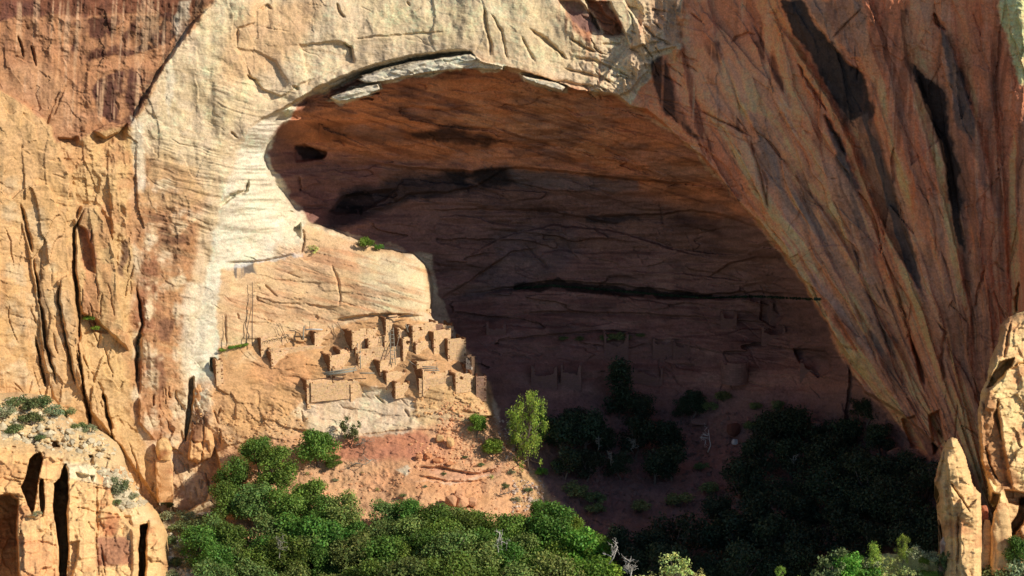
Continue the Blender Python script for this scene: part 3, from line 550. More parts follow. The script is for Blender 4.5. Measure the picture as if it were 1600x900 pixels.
wl = poly(RW, 10); rayc = fbm(pw * 34, RAD / 260, 4, seed=101); rayd = fbm(pw * 70 , RAD / 200, 3, seed=102); low = sstep(0, 260, Y) * sstep(1060, 1160, X)
for m_, c_, o_ in ((sstep(.12, .5, rayc), rgb(224,158,114), .7), (sstep(.2, .7, -rayc), rgb(110,88,84), .65), (sstep(.45, .9, rayd), rgb(70,54,52), .4), (sstep(.4, .9, -rayd), rgb(214,176,150), .3)):
    q_ = m_[wl[0]] * wl[1] * (low[wl[0]] * .8 + .2) * o_; lum_ = sstep(.03, .12, col[wl[0]].mean(-1)); q_ = q_ * lum_; col[wl[0]] += (c_ - col[wl[0]]) * q_[..., None]
for pts, c, o in [([(1250,0),(1292,60),(1345,110),(1366,175),(1385,250),(1402,310),(1430,400),(1444,452),(1428,440),(1396,390),(1362,320),(1340,250),(1312,180),(1284,140),(1240,60),(1222,0)], rgb(62,58,64), .55),
                  ([(1426,98),(1450,118),(1482,165),(1492,240),(1504,300),(1512,400),(1520,470),(1504,440),(1490,350),(1474,260),(1448,180)], rgb(58,52,56), .6), ([(1468,40),(1506,130),(1534,205),(1548,300),(1536,290),(1508,210),(1480,120)], rgb(70,66,72), .6),
                  ([(1170,170),(1210,190),(1262,290),(1306,352),(1340,420),(1376,500),(1404,565),(1384,556),(1345,480),(1290,400),(1232,330),(1190,260)], rgb(98,90,94), .6), ([(1290,178),(1330,260),(1352,330),(1380,420),(1364,400),(1330,320),(1302,240)], rgb(74,70,76), .6), ([(1376,500),(1412,590),(1440,650),(1420,640),(1386,580)], rgb(72,64,68), .6),
                  ([(1014,90),(1040,84),(1060,160),(1088,210),(1078,214),(1040,176),(1024,140)], rgb(60,44,42), .6)]:
    paint(pts, c, o, 9, sstep(-.9, .1, fbm(ps * 60, RAD / 90, 3, seed=107)))
wm = poly(RW, 10)[1]; wsl = poly(RW, 10)[0]; _lw = col[wsl] @ np.array([.3,.55,.15], np.float32); col[wsl] += (_lw[..., None] - col[wsl]) * (.12 * wm)[..., None]; col[wsl] *= 1 + (np.array([.98, .62, .20], np.float32)) * wm[..., None]
# grain
fine_ = fbm(X / 2.3, Y / 2.3, 3, seed=110); lineA = sstep(.62, .9, ridged(X / 46 + .3 * n2, (Y - .22 * X) / 9 + .5 * n2, 3, seed=111)) * sstep(-.2, .5, fbm(X / 60, Y / 40, 3, seed=112))
lineB = sstep(.66, .92, ridged(X / 12 + .2 * n2, Y / 90, 3, seed=113)) * sstep(0, .6, fbm(X / 50, Y / 80, 3, seed=114)) * sstep(330, 230, X)
spot = sstep(.45, .8, fbm(X / 3.2, Y / 2.6, 2, seed=115)) * sstep(.0, .6, fbm(X / 40, Y / 30, 3, seed=116))
col *= (1 - .30 * lineA - .34 * lineB - .28 * spot)[..., None]
g = 1 + .11 * fine_ + .10 * n3 + .10 * n2 + .05 * n1 + .05 * strk * (mA < 0)
col = np.clip(col * g[..., None], .008, .85)
litpale = sstep(.30, .62, col.mean(-1)); col *= (1 - .10 * litpale)[..., None]
tint = (1 + .05 * fbm(X / 15, Y / 15, 3, seed=50))
col[..., 2] *= np.clip(tint, .8, 1.2); col *= 0.92

# ------------------------------------------------------------------ rock material
def rock_mat(name, bump=.5, scale=1.0, rough=.92, vcol=True, base=None):
    m = bpy.data.materials.new(name); m.use_nodes = True; n = m.node_tree; b = n.nodes['Principled BSDF']
    b.inputs['Roughness'].default_value = rough; b.inputs['Specular IOR Level'].default_value = .2
    tc = n.nodes.new('ShaderNodeTexCoord')
    nz = n.nodes.new('ShaderNodeTexNoise'); nz.inputs['Scale'].default_value = 3.4 * scale; nz.inputs['Detail'].default_value = 6; nz.inputs['Roughness'].default_value = .7
    n.links.new(tc.outputs['Object'], nz.inputs['Vector'])
    mp = n.nodes.new('ShaderNodeMapping'); mp.inputs['Scale'].default_value = (.35, .35, 3.2); n.links.new(tc.outputs['Object'], mp.inputs['Vector'])
    nl = n.nodes.new('ShaderNodeTexNoise'); nl.inputs['Scale'].default_value = 2.0 * scale; nl.inputs['Detail'].default_value = 5; n.links.new(mp.outputs[0], nl.inputs['Vector'])
    mr = n.nodes.new('ShaderNodeMapRange'); mr.inputs[1].default_value = .25; mr.inputs[2].default_value = .75; mr.inputs[3].default_value = .66; mr.inputs[4].default_value = 1.28
    n.links.new(nz.outputs[0], mr.inputs[0])
    mx = n.nodes.new('ShaderNodeMix'); mx.data_type = 'RGBA'; mx.blend_type = 'MULTIPLY'; mx.inputs['Factor'].default_value = 1
    if vcol:
        va = n.nodes.new('ShaderNodeVertexColor'); va.layer_name = 'Col'; n.links.new(va.outputs[0], mx.inputs['A'])
    else:
        rp = n.nodes.new('ShaderNodeValToRGB'); n.links.new(nl.outputs[0], rp.inputs[0])
        rp.color_ramp.elements[0].color = (*[c * .72 for c in base], 1); rp.color_ramp.elements[1].color = (*[min(1, c * 1.25) for c in base], 1)
        rp.color_ramp.elements[0].position = .3; rp.color_ramp.elements[1].position = .7; n.links.new(rp.outputs[0], mx.inputs['A'])
    n.links.new(mr.outputs[0], mx.inputs['B']); n.links.new(mx.outputs['Result'], b.inputs['Base Color'])
    ad = n.nodes.new('ShaderNodeMath'); ad.operation = 'ADD'; n.links.new(nz.outputs[0], ad.inputs[0]); n.links.new(nl.outputs[0], ad.inputs[1])
    bp = n.nodes.new('ShaderNodeBump'); bp.inputs['Strength'].default_value = bump; bp.inputs['Distance'].default_value = .13
    n.links.new(ad.outputs[0], bp.inputs['Height']); n.links.new(bp.outputs[0], b.inputs['Normal'])
    return m
M_CLIFF = rock_mat('cliff_sandstone', .45); M_ALC = rock_mat('alcove_sandstone', .4); M_GND = rock_mat('slope_earth', .6, 1.6); M_LEDGE = rock_mat('ledge_sandstone', .35, 1.4)

# ------------------------------------------------------------------ terrain meshes
PT = P(X.astype(np.float64), Y.astype(np.float64), D.astype(np.float64))
du = np.gradient(PT, axis=1); dv = np.gradient(PT, axis=0)
NRM = np.cross(dv, du); NRM /= np.linalg.norm(NRM, axis=-1, keepdims=True) + 1e-12
faceid = np.zeros((NY - 1, NX - 1), np.int8)
xc = X[:-1, :-1]; yc = Y[:-1, :-1]; ma = mA[:-1, :-1]; ml = mL[:-1, :-1]
faceid[ma > 0] = 1
gline = np.interp(xc, [250, 300, 345, 420, 520, 660, 770, 900, 1000, 1200, 1340, 1470, 1480], [830, 790, 740, 690, 684, 668, 650, 640, 640, 625, 625, 700, 720])
faceid[(ma > 0) & (yc > gline)] = 3
faceid[(ma > 0) & (ml > 0) & (yc <= gline) & (faceid == 1)] = 2
idx = np.arange(NX * NY).reshape(NY, NX)
def grid_obj(name, fid, mat):
    s = faceid == fid
    q = np.stack([idx[:-1, :-1][s], idx[1:, :-1][s], idx[1:, 1:][s], idx[:-1, 1:][s]], -1)
    u, inv = np.unique(q.ravel(), return_inverse=True)
    me = bpy.data.meshes.new(name); nv = len(u); nf = len(q)
    me.vertices.add(nv); me.vertices.foreach_set('co', PT.reshape(-1, 3)[u].astype(np.float32).ravel())
    me.loops.add(nf * 4); me.loops.foreach_set('vertex_index', inv.astype(np.int32).ravel())
    me.polygons.add(nf); me.polygons.foreach_set('loop_start', np.arange(nf, dtype=np.int32) * 4)
    me.update(calc_edges=True)
    ca = me.color_attributes.new('Col', 'FLOAT_COLOR', 'POINT')
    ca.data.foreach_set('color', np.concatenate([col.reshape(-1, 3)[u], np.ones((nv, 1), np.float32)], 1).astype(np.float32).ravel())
    me.polygons.foreach_set('use_smooth', np.ones(nf, bool))
    me.materials.append(mat)
    me.normals_split_custom_set_from_vertices(NRM.reshape(-1, 3)[u].astype(np.float32))
    o = bpy.data.objects.new(name, me); link(o); tag(o, kind='structure'); return o
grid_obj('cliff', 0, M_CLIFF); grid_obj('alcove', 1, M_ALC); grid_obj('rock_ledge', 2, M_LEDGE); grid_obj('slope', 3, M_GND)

MGX, MGY, MD = gx, gy, D
def Dat(px, py):
    i = int(np.clip(np.searchsorted(MGX, px), 0, len(MGX) - 1)); j = int(np.clip(np.searchsorted(MGY, py), 0, len(MGY) - 1))
    return float(MD[j, i])
#@@OBJECTS
# ------------------------------------------------------------------ shared builders
def mesh_from(name, V, F, mat, cols=None, smooth=False):
    me = bpy.data.meshes.new(name); me.from_pydata([tuple(v) for v in V], [], [tuple(f) for f in F]); me.update()
    if cols is not None:
        ca = me.color_attributes.new('Col', 'FLOAT_COLOR', 'POINT'); ca.data.foreach_set('color', np.concatenate([cols, np.ones((len(cols), 1))], 1).astype(np.float32).ravel())
    if smooth: me.polygons.foreach_set('use_smooth', np.ones(len(F), bool))
    for m in (mat if isinstance(mat, list) else [mat]): me.materials.append(m)
    return me
def obj(name, me, parent=None, loc=None):
    o = bpy.data.objects.new(name, me)
    if loc is not None: o.location = loc
    return link(o, parent)
def thing(name, label, cat, loc, group=None):
    o = bpy.data.objects.new(name, None); o.empty_display_size = .5; o.location = loc; link(o); return tag(o, label, cat, group)
PXM = lambda d: (W0 + d) / FPX                        # metres per photograph pixel at depth d

# ------------------------------------------------------------------ free-standing rocks
def rock_column(name, label, rows, d, ratio=.75, base=(.5,.34,.2), cat='rock', amp=.45, seed=1, square=.62, light=None, group=None, ns=56):
    """a closed rock whose left and right outline is traced, as deep as it is wide"""
    rows = np.array(rows, float); y0, y1 = rows[0, 0], rows[-1, 0]
    ys = np.arange(y0, y1 + .1, 1.7); xl = np.interp(ys, rows[:, 0], rows[:, 1]); xr = np.interp(ys, rows[:, 0], rows[:, 2])
    th = np.linspace(0, 2 * math.pi, ns, endpoint=False); TH, YS = np.meshgrid(th, ys)
    c = np.cos(TH); s_ = np.sin(TH); se = square
    cx = np.sign(c) * np.abs(c) ** se; sy = np.sign(s_) * np.abs(s_) ** se
    mid = ((xl + xr) / 2)[:, None]; hw = ((xr - xl) / 2)[:, None]
    cap = np.sqrt(np.clip((YS - y0) / max(6, (hw.max() * .4)), 0, 1))
    arc = np.cumsum(np.hypot(np.diff(cx, axis=1, append=cx[:, :1]), np.diff(sy, axis=1, append=sy[:, :1])), axis=1)
    per = np.minimum(arc, arc[:, -1:] - arc) * hw
    n = 1.0 * fbm(per / 18 + seed * 9, YS / 26, 4, seed=seed) + .8 * ridged(per / 10 + seed * 5, YS / 12, 3, seed=seed + 1) + .12 * fbm(per / 40 + seed, YS / 3.2, 3, seed=seed + 2) - .3
    joint = np.clip(ridged(per / 30 + seed * 3, YS / 160, 2, seed=seed + 3) - .72, 0, 1) * -5
    disp = amp * (n + joint) * 10
    px = mid + (hw + disp * .5) * cx; dd = d + (hw * .1 * ratio + disp * .06) * sy * (.35 + .65 * cap)
    PTs = P(px, YS + .6 * disp * (np.abs(sy)) * .4, dd); V = PTs.reshape(-1, 3)
    nr, nc = px.shape; F = []
    for j in range(nr - 1):
        for i in range(nc):
            a = j * nc + i; b = j * nc + (i + 1) % nc; F.append((a, b, b + nc, a + nc))
    V = np.vstack([V, V[:nc].mean(0)]); top = len(V) - 1
    for i in range(nc): F.append((top, (i + 1) % nc, i))
    m1 = fbm(per / 30 + seed, YS / 26, 4, seed=seed + 5); m2 = fbm(per / 8, YS / 5, 3, seed=seed + 6); m3 = fbm(per / 4 + seed, YS / 90, 3, seed=seed + 7)
    base = np.array(base); col_ = np.ones(px.shape + (3,)) * base
    col_ += (np.array(rgb(170, 96, 60)) - col_) * (sstep(.1, .8, m1) * .7)[..., None]; col_ += (np.array(rgb(110, 72, 54)) - col_) * (sstep(.35, .9, m3) * .5)[..., None]
    if light is not None: col_ += (np.array(light) - col_) * (sstep(y0 + .28 * (y1 - y0), y0, YS) * .8)[..., None]
    col_ *= (1 + .14 * m2)[..., None]
    cc = np.vstack([col_.reshape(-1, 3), col_[0, 0]])
    me = mesh_from(name, V, F, M_ROCK, np.clip(cc, .02, .8), True)
    return tag(obj(name, me), label, cat, group)
M_ROCK = rock_mat('loose_rock', .4, 1.6)
LS = tuple(rgb(226, 184, 128)); LO = tuple(rgb(222, 180, 126)); LP = tuple(rgb(236, 214, 176))
rock_column('rock_pinnacle', 'narrow sunlit rib of rock below the dark cleft', [(786,1560,1572),(800,1553,1578),(830,1548,1582),(860,1548,1584),(930,1545,1584)], -60, .8, LO, seed=9, amp=.3)
rock_column('rock_pinnacle', 'thin rust coloured splinter of rock between the slender pinnacle and the sunlit rib', [(812,1538,1546),(826,1535,1551),(860,1529,1553),(930,1524,1554)], -59, .8, LO, seed=12, amp=.25)
rock_column('boulder', 'pale knobby block at the foot of the slender pinnacle', [(839,1472,1484),(848,1468,1490),(870,1467,1491),(920,1466,1492)], -60, .8, tuple(rgb(190,170,150)), seed=13, amp=.35)
rock_column('boulder', 'reddish block wedged right of the slender pinnacle', [(790,1534,1542),(800,1531,1545),(816,1532,1544),(830,1534,1543)], -58.5, .8, tuple(rgb(180,110,80)), seed=14, amp=.25)
ROCKS = []
from mathutils.bvhtree import BVHTree
def relief_rock(name, label, outline, d0, back, lean, detail, base, paints=(), step=1.3, curve=14, seed=1, jag='H', cat='rock'):
    """a free-standing mass of rock with a traced outline that rounds away to `back` metres behind its face"""
    o = np.array(outline, float); x0, y0 = o.min(0) - 4; x1, y1 = o.max(0) + 4
    set_grid(np.arange(x0, x1, step), np.arange(y0, y1, step)); global D, col
    d, _ = seg_dist(outline, HX, HY, True); sd = np.where(inside(outline, HX, HY), d, -d)
    t = np.clip(sd / curve, 0, 1)
    D = (d0 + lean[0] * (X - o[:, 0].mean()) + lean[1] * (Y - y1) + 1.2 * fbm(X / 60, Y / 60, 3, seed=seed)).astype(np.float32)
    f1 = facets(42, 60, seed + 1, .1); f2 = facets(17, 22, seed + 2, -.2); f3 = facets(60, 11, seed + 3, -.1)
    D += .8 * f1 + .35 * f2 + .2 * f3 + .12 * fbm(X / 6, Y / 5, 3, seed=seed + 4) + .12 * fbm(X / 40, (Y + .15 * X) / 4, 3, seed=seed + 5)
    detail()
    D += back * (1 - np.sqrt(1 - (1 - t) ** 2 * .9999)) + 6 * np.clip(-sd / 2, 0, 1)
    col[:] = np.array(base, np.float32)
    m1 = fbm(X / 34, Y / 30, 4, seed=seed + 6); m3 = fbm(X / 5, Y / 110, 3, seed=seed + 7)
    col += (rgb(184, 118, 78) - col) * (sstep(.15, .8, m1) * .6)[..., None]; col += (rgb(112, 76, 60) - col) * (sstep(.3, .9, m3) * .4)[..., None]
    for pts, c, op, f in paints: paint(pts, c, op, f)
    col *= (1 + .13 * fbm(X / 6, Y / 5, 3, seed=seed + 8) + .06 * m3)[..., None]
    PTs = P(X.astype(float), Y.astype(float), D.astype(float)); keep = (sd > -1.5)
    ft = keep[:-1, :-1] & keep[1:, :-1] & keep[1:, 1:] & keep[:-1, 1:]; idx = np.arange(NX * NY).reshape(NY, NX)
    q = np.stack([idx[:-1, :-1][ft], idx[1:, :-1][ft], idx[1:, 1:][ft], idx[:-1, 1:][ft]], -1); u, inv = np.unique(q.ravel(), return_inverse=True)
    V = PTs.reshape(-1, 3)[u]; F = inv.reshape(-1, 4)
    # closed at the back: a ring of edge vertices carried on behind
    e = np.concatenate([F[:, [0, 1]], F[:, [1, 2]], F[:, [2, 3]], F[:, [3, 0]]]); key = np.sort(e, 1); k2 = key[:, 0].astype(np.int64) * (len(V) + 1) + key[:, 1]; _, fi, ct = np.unique(k2, return_index=True, return_counts=True); be = e[fi[ct == 1]]
    bv = np.unique(be); mp = {int(v): len(V) + i for i, v in enumerate(bv)}; Vb = V[bv] + FWD * max(6, back * 1.2) + (V.mean(0) - V[bv]) * .5
    Fb = np.array([(a, mp[int(a)], mp[int(b)], b) for a, b in be.tolist()]); cc = np.concatenate([np.clip(col, .02, .82).reshape(-1, 3)[u], np.clip(col, .02, .82).reshape(-1, 3)[u][bv]])
    VV = np.vstack([V, Vb]); FF = np.vstack([F, Fb]); me = mesh_from(name, VV, FF.tolist(), M_CLIFF, cc, True); ROCKS.append(BVHTree.FromPolygons([Vector(v) for v in VV], FF.tolist()))
    return tag(obj(name, me), label, cat)
def rock_hit(px, py):
    dr = Vector(P(px, py, 0) - CAM).normalized(); best = None
    for b in ROCKS:
        h = b.ray_cast(Vector(CAM), dr)
        if h[0] is not None and (best is None or h[3] < best): best = h[3]
    if best is None: return None
    return float((dr * best).dot(Vector(FWD)) - W0)
def det_out():
    slab([(-70,608),(70,612),(100,640),(160,672),(190,700),(200,722),(160,715),(110,706),(70,700),(0,690),(-70,690)], 3.0, 22)
    for i in range(60):
        x = random.uniform(-20, 190); y = random.uniform(620, 720); groove([(x, y), (x + random.uniform(5, 14), y + random.uniform(0, 5))], 1.2, random.uniform(.4, 1.1))
    slab([(-70,776),(16,772),(28,780),(26,830),(31,905),(31,1000),(-70,1000)], 18, 3)
    slab([(46,716),(62,706),(67,714),(60,744),(58,770),(50,802),(38,778),(33,762),(40,742)], 12, 1.5); slab([(62,750),(67,748),(70,790),(66,806),(62,790)], 6, 1.5)
    slab([(94,748),(103,726),(107,760),(104,800),(106,850),(103,905),(103,1000),(92,1000),(94,905),(92,850),(84,800),(84,756)], 15, 3)
    slab([(30,772),(46,768),(56,780),(54,806),(28,806),(26,790)], -1.4, 4); slab([(28,806),(90,800),(92,850),(90,1000),(30,1000)], -1.8, 4)
    slab([(106,728),(150,722),(170,745),(178,790),(214,835),(222,905),(222,1000),(106,1000)], -1.8, 6)
    slab([(150,812),(205,806),(206,900),(206,1000),(152,1000)], .8, 5); slab([(220,822),(230,818),(226,860),(226,905),(224,1000),(217,1000),(217,860)], 11, 3); slab([(232,812),(256,812),(264,860),(266,1000),(228,1000),(228,850)], -1.0, 5)
    slab([(106,848),(124,846),(122,870),(112,905),(106,905)], 1.4, 3); slab([(80,690),(90,690),(94,698),(82,702)], 3.0, 2); slab([(118,738),(146,744),(144,752),(120,744)], 1.5, 3); slab([(138,710),(144,712),(146,726),(140,728)], 2.0, 2)
    groove([(150,745),(152,790),(150,850),(154,905)], 1.4, .8); groove([(112,790),(150,800),(190,806)], 1.3, .7); groove([(30,850),(60,846),(90,852)], 1.3, .6); groove([(158,850),(164,900)],1.2,.8)
    for i in range(26):
        x = random.uniform(-10, 200); y = random.uniform(690, 790); l = random.uniform(14, 50); groove([(x, y), (x + l * .5, y + l * .12), (x + l, y + l * .2)], 1.0, random.uniform(.3, .7))
relief_rock('rock_outcrop', 'stepped sandstone outcrop with black clefts in the lower left corner', [(-80,606),(-20,611),(30,611),(62,614),(86,634),(98,640),(120,662),(150,668),(182,690),(194,712),(200,738),(214,768),(236,790),(250,808),(262,830),(266,870),(268,905),(268,1010),(-80,1010)], -45, 16, (.055,-.050), det_out, LO,
    [([(-80,600),(70,608),(110,640),(190,690),(200,722),(150,735),(90,712),(0,700),(-80,700)], rgb(200,180,140), .6, 16), ([(0,790),(-80,700),(60,690),(60,770)], rgb(214,164,108), .5, 20), ([(96,720),(150,728),(150,752),(104,745)], rgb(230,214,178), .8, 8), ([(150,842),(204,840),(204,880),(152,884)], rgb(150,96,76), .8, 8),
     ([(170,800),(190,806),(186,836),(160,840)], rgb(178,112,76), .7, 6), ([(30,840),(90,850),(90,1000),(30,1000)], rgb(206,140,96), .5, 14), ([(190,740),(230,790),(250,820),(215,820),(180,790)], rgb(224,196,150), .7, 12)], curve=20, seed=121)
def det_pin():
    slab([(1476,700),(1484,760),(1490,830),(1492,930),(1462,930),(1462,760)], 1.4, 4); slab([(1500,780),(1534,772),(1536,930),(1500,930)], -.8, 4); slab([(1480,680),(1498,686),(1494,700),(1478,700)], -.6, 3)
    groove([(1484,752),(1510,790),(1516,800)],1.3,.8); groove([(1496,800),(1498,850),(1494,900)],1.3,.8)
relief_rock('rock_pinnacle', 'slender sunlit sandstone pinnacle with a knobby tip, left of the dark cleft', [(1481,686),(1486,683),(1494,686),(1500,697),(1506,708),(1512,728),(1518,752),(1524,764),(1532,772),(1534,800),(1535,850),(1533,930),(1474,930),(1474,860),(1471,812),(1467,770),(1460,752),(1465,728),(1474,702)], -65, 4, (.02,-.02), det_pin, LS, curve=12, seed=131)
def det_pil():
    slab([(1580,560),(1568,590),(1545,610),(1538,640),(1530,620),(1540,596),(1556,580)], 1.6, 4); slab([(1560,566),(1584,560),(1580,572),(1552,602),(1542,606)], 3.5, 3)
    slab([(1535,640),(1560,640),(1568,700),(1580,760),(1556,764),(1540,742)], 1.6, 8); slab([(1570,766),(1600,770),(1640,772),(1640,790),(1590,788),(1574,786)], 4, 4)
    slab([(1594,780),(1604,776),(1598,820),(1576,846),(1574,830),(1590,800)], 5, 4); slab([(1552,770),(1562,772),(1558,792),(1548,790)], 4, 3)
    for p in [[(1574,580),(1590,570),(1610,566)],[(1560,620),(1556,650),(1566,690)],[(1540,700),(1548,730),(1560,750)],[(1580,500),(1572,540),(1568,560)]]: groove(p,1.8,1.2)
relief_rock('rock_pinnacle', 'massive pale sandstone pillar at the right edge, lit by the sun', [(1600,486),(1640,480),(1720,480),(1740,560),(1740,1000),(1590,1000),(1586,900),(1578,860),(1572,840),(1562,800),(1546,785),(1542,752),(1533,720),(1530,680),(1529,640),(1533,612),(1544,590),(1547,560),(1560,535),(1563,510),(1575,496)], -62, 5, (.02,-.02), det_pil, tuple(rgb(238,198,140)),
    [([(1529,640),(1545,600),(1560,640),(1572,700),(1590,750),(1574,770),(1545,750),(1530,700)], rgb(160,104,66), .75, 12), ([(1560,500),(1580,520),(1570,560),(1550,570)], rgb(190,140,96), .7, 10), ([(1570,756),(1640,762),(1640,1000),(1570,1000)], rgb(206,160,112), .6, 10)], curve=16, seed=141)
rock_column('rock_outcrop', 'layered rounded knob on a ledge under the left cliff', [(684,252,262),(690,245,266),(702,243,269),(712,246,268),(720,248,266)], -9.5, .8, LS, seed=29, amp=.22)
rock_column('rock_outcrop', 'smooth square pedestal below the layered knob', [(717,244,268),(726,243,270),(760,244,271),(786,246,270)], -9.2, .5, tuple(rgb(222,176,126)), seed=30, amp=.3, square=.4)
def det_col(): groove([(316,600),(318,680),(314,740)],1.4,.8); slab([(300,690),(326,690),(330,740),(300,760)], .8, 4)
relief_rock('rock_outcrop', 'cracked brown rock column between the dark cleft and the ruins', [(306,588),(318,584),(330,592),(334,612),(333,660),(336,696),(328,716),(310,726),(294,718),(296,700),(298,640),(303,610)], -7.6, 2.5, (.03,-.02), det_col, tuple(rgb(216,168,116)), [([(300,640),(322,640),(320,690),(300,700)], rgb(120,80,60), .8, 8)], curve=9, seed=151)
def boulder(px, py, w, h, base, label, d=None, seed=1, group=None, cat='boulder'):
    d = Dat(px, py) - .3 if d is None else d; rng = np.random.RandomState(seed); s = PXM(d); bm = bmesh.new()
    for i in range(22):
        v = rng.normal(size=3); v /= np.linalg.norm(v) ** 1.0; v = np.sign(v) * np.abs(v) ** .7; bm.verts.new((v[0] * w * s * .52, v[1] * w * s * .45, v[2] * h * s * .55 + h * s * .42))
    r = bmesh.ops.convex_hull(bm, input=bm.verts); bmesh.ops.delete(bm, geom=[g_ for g_ in r['geom_interior'] if isinstance(g_, bmesh.types.BMVert)], context='VERTS')
    bmesh.ops.bevel(bm, geom=bm.edges[:], offset=min(w, h) * s * .03, segments=1, affect='EDGES'); me = bpy.data.meshes.new('boulder'); bm.to_mesh(me); bm.free()
    n = len(me.vertices); ca = me.color_attributes.new('Col', 'FLOAT_COLOR', 'POINT'); ca.data.foreach_set('color', np.concatenate([np.array(base) * rng.uniform(.85, 1.1, (n, 1)), np.ones((n, 1))], 1).astype(np.float32).ravel()); me.materials.append(M_ROCK)
    tag(obj('boulder', me, None, P(px, py, d)), label, cat, group)
boulder(688,690,14,13,LO,'left one of two orange boulders perched on the slope',seed=41); boulder(703,697,15,16,LO,'right one of two orange boulders perched on the slope',seed=42)
for i,(x,y,w,h) in enumerate([(655,716,12,7),(668,716,14,8),(684,722,16,7),(702,726,14,5)]): boulder(x,y,w,h,tuple(rgb(206,142,98)),['small','second','third','last'][i]+' flat rust slab in the row, counted from the left, above the pale layer',seed=43+i,group='slabs along the pale layer')
for i,(x,y,w,h) in enumerate([(705,790,20,18),(722,792,22,20),(738,790,16,14),(716,778,20,12)]): boulder(x,y,w,h,tuple(rgb(214,160,120)),['left','middle','right','top'][i]+' block of the cracked pinkish boulder heap on the sunlit slope',seed=50+i,group='cracked boulder heap')
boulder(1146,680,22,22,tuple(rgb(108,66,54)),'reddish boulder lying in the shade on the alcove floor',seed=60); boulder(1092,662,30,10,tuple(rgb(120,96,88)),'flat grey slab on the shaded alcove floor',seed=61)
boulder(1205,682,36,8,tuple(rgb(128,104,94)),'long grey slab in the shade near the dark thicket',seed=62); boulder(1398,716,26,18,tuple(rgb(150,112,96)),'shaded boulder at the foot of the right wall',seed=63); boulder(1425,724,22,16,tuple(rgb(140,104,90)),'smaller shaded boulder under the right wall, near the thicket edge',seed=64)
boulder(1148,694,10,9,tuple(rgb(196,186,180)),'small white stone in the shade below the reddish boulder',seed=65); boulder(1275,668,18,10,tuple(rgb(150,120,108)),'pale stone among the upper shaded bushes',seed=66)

# ------------------------------------------------------------------ masonry ruins
M_MASON = rock_mat('masonry', .5, 3.0, base=None); M_MORT = M_MASON
def wall_mesh(p0, dirv, length, height, thick, holes=(), seed=0, ragged=.35, tone=(.52,.36,.22), top=None):
    """a wall of small coursed stones; holes are (u0, u1, z0, z1) in metres"""
    rng = random.Random(seed); V = []; F = []; cols = []
    e = np.array(dirv, float); nrm = np.array([e[1], -e[0], 0.0]); up = np.array([0, 0, 1.0]); ch = .21
    nz = int((height + 1.8) / ch) + 1; z = -1.8; hn = [rng.random() for _ in range(40)]
    def htop(u):
        # broken, uneven wall head
        t = u / max(length, .1); b = height
        if top is not None: b = np.interp(t, [q[0] for q in top], [q[1] for q in top]) * height
        k = u / .7; i = int(k) % 39; f = k - int(k); return b - ragged * (hn[i] * (1 - f) + hn[i + 1] * f)
    while z < height:
        u = -rng.random() * .2
        while u < length:
            w = rng.uniform(.28, .52); u0 = max(0, u); u1 = min(length, u + w)
            um = (u0 + u1) / 2; zm = z + ch / 2; u += w
            if u1 - u0 < .05 or zm > htop(um): continue
            if any(a < um < b and c < zm < d_ for a, b, c, d_ in holes): continue
            j = rng.uniform(-.035, .035); g = .007; t = thick
            q = []
            for (uu, tt, zz) in ((u0+g, -j, z+g), (u1-g, -j, z+g), (u1-g, -j, z+ch-g), (u0+g, -j, z+ch-g), (u0, t, z), (u1, t, z), (u1, t, z+ch), (u0, t, z+ch)):
                q.append(p0 + e * uu - nrm * tt + up * zz)
            b = len(V); V += q; c = np.array(tone) * rng.uniform(.9, 1.07) * np.array([1, rng.uniform(.96, 1.03), rng.uniform(.9, 1.05)]); cols += [c] * 8
            F += [(b, b+1, b+2, b+3), (b+5, b+4, b+7, b+6), (b+3, b+2, b+6, b+7), (b, b+4, b+5, b+1), (b+1, b+5, b+6, b+2), (b+4, b, b+3, b+7)]
        z += ch
    if not V: return None
    return mesh_from('wall', V, F, M_MASON, np.array(cols))
def frame(theta):
    t = R(theta); return np.array([math.cos(t), math.sin(t), 0.0]), np.array([-math.sin(t), math.cos(t), 0.0])
def room(px, py, wpx, hpx, L, label, theta=39, holes=(), tone=(.56,.38,.23), top=None, ltop=None, d=None, right=True, back=False, seed=0, group='rooms of the sunlit cliff dwelling', cat='ruined room', name='ruined_room'):
    d = Dat(px, py) - (.9 if 'sunlit' in group else .9) if d is None else d
    p = P(px, py, d); s = PXM(d); e, inn = frame(theta)
    L = L * (1.25 if 'sunlit' in group else 1); W = wpx * s / math.cos(R(theta)); H = hpx * s / math.cos(PITCH) * .9
    t = thing(name, label, cat, p, group)
    if 'shaded' in group and top is None: top = [(0, 1), (.10, .95), (.16, .5), (.5, .3 + .2 * (seed % 3) * .5), (.84, .45), (.9, .9), (1, 1)]
    def add(nm, me):
        if me is None: return
        me.transform(Matrix.Translation(-Vector(p))); me.name = nm; return obj(nm, me, t)
    T = .34
    add('front_wall', wall_mesh(p, e, W, H, T, holes, seed, .3, tone, top))
    st = tuple(q * f for q, f in zip(tone, (.33, .24, .20))) if 'sunlit' in group else tone  # side walls of the sunlit rooms darkened to stand in for shade
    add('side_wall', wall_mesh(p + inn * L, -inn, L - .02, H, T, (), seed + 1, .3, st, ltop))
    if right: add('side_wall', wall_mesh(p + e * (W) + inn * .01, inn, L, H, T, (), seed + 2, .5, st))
    if back: add('back_wall', wall_mesh(p + inn * L + e * T, e, W - 2 * T, H, T, (), seed + 3, .5, tone))
    return t, p, e, inn, W, H
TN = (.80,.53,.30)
rooms = {}
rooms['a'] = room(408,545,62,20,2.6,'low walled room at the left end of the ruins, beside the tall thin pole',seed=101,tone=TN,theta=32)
rooms['b'] = room(492,534,50,17,2.6,'dark-sided room with two short posts, second from the left along the upper tier',seed=103,tone=TN)
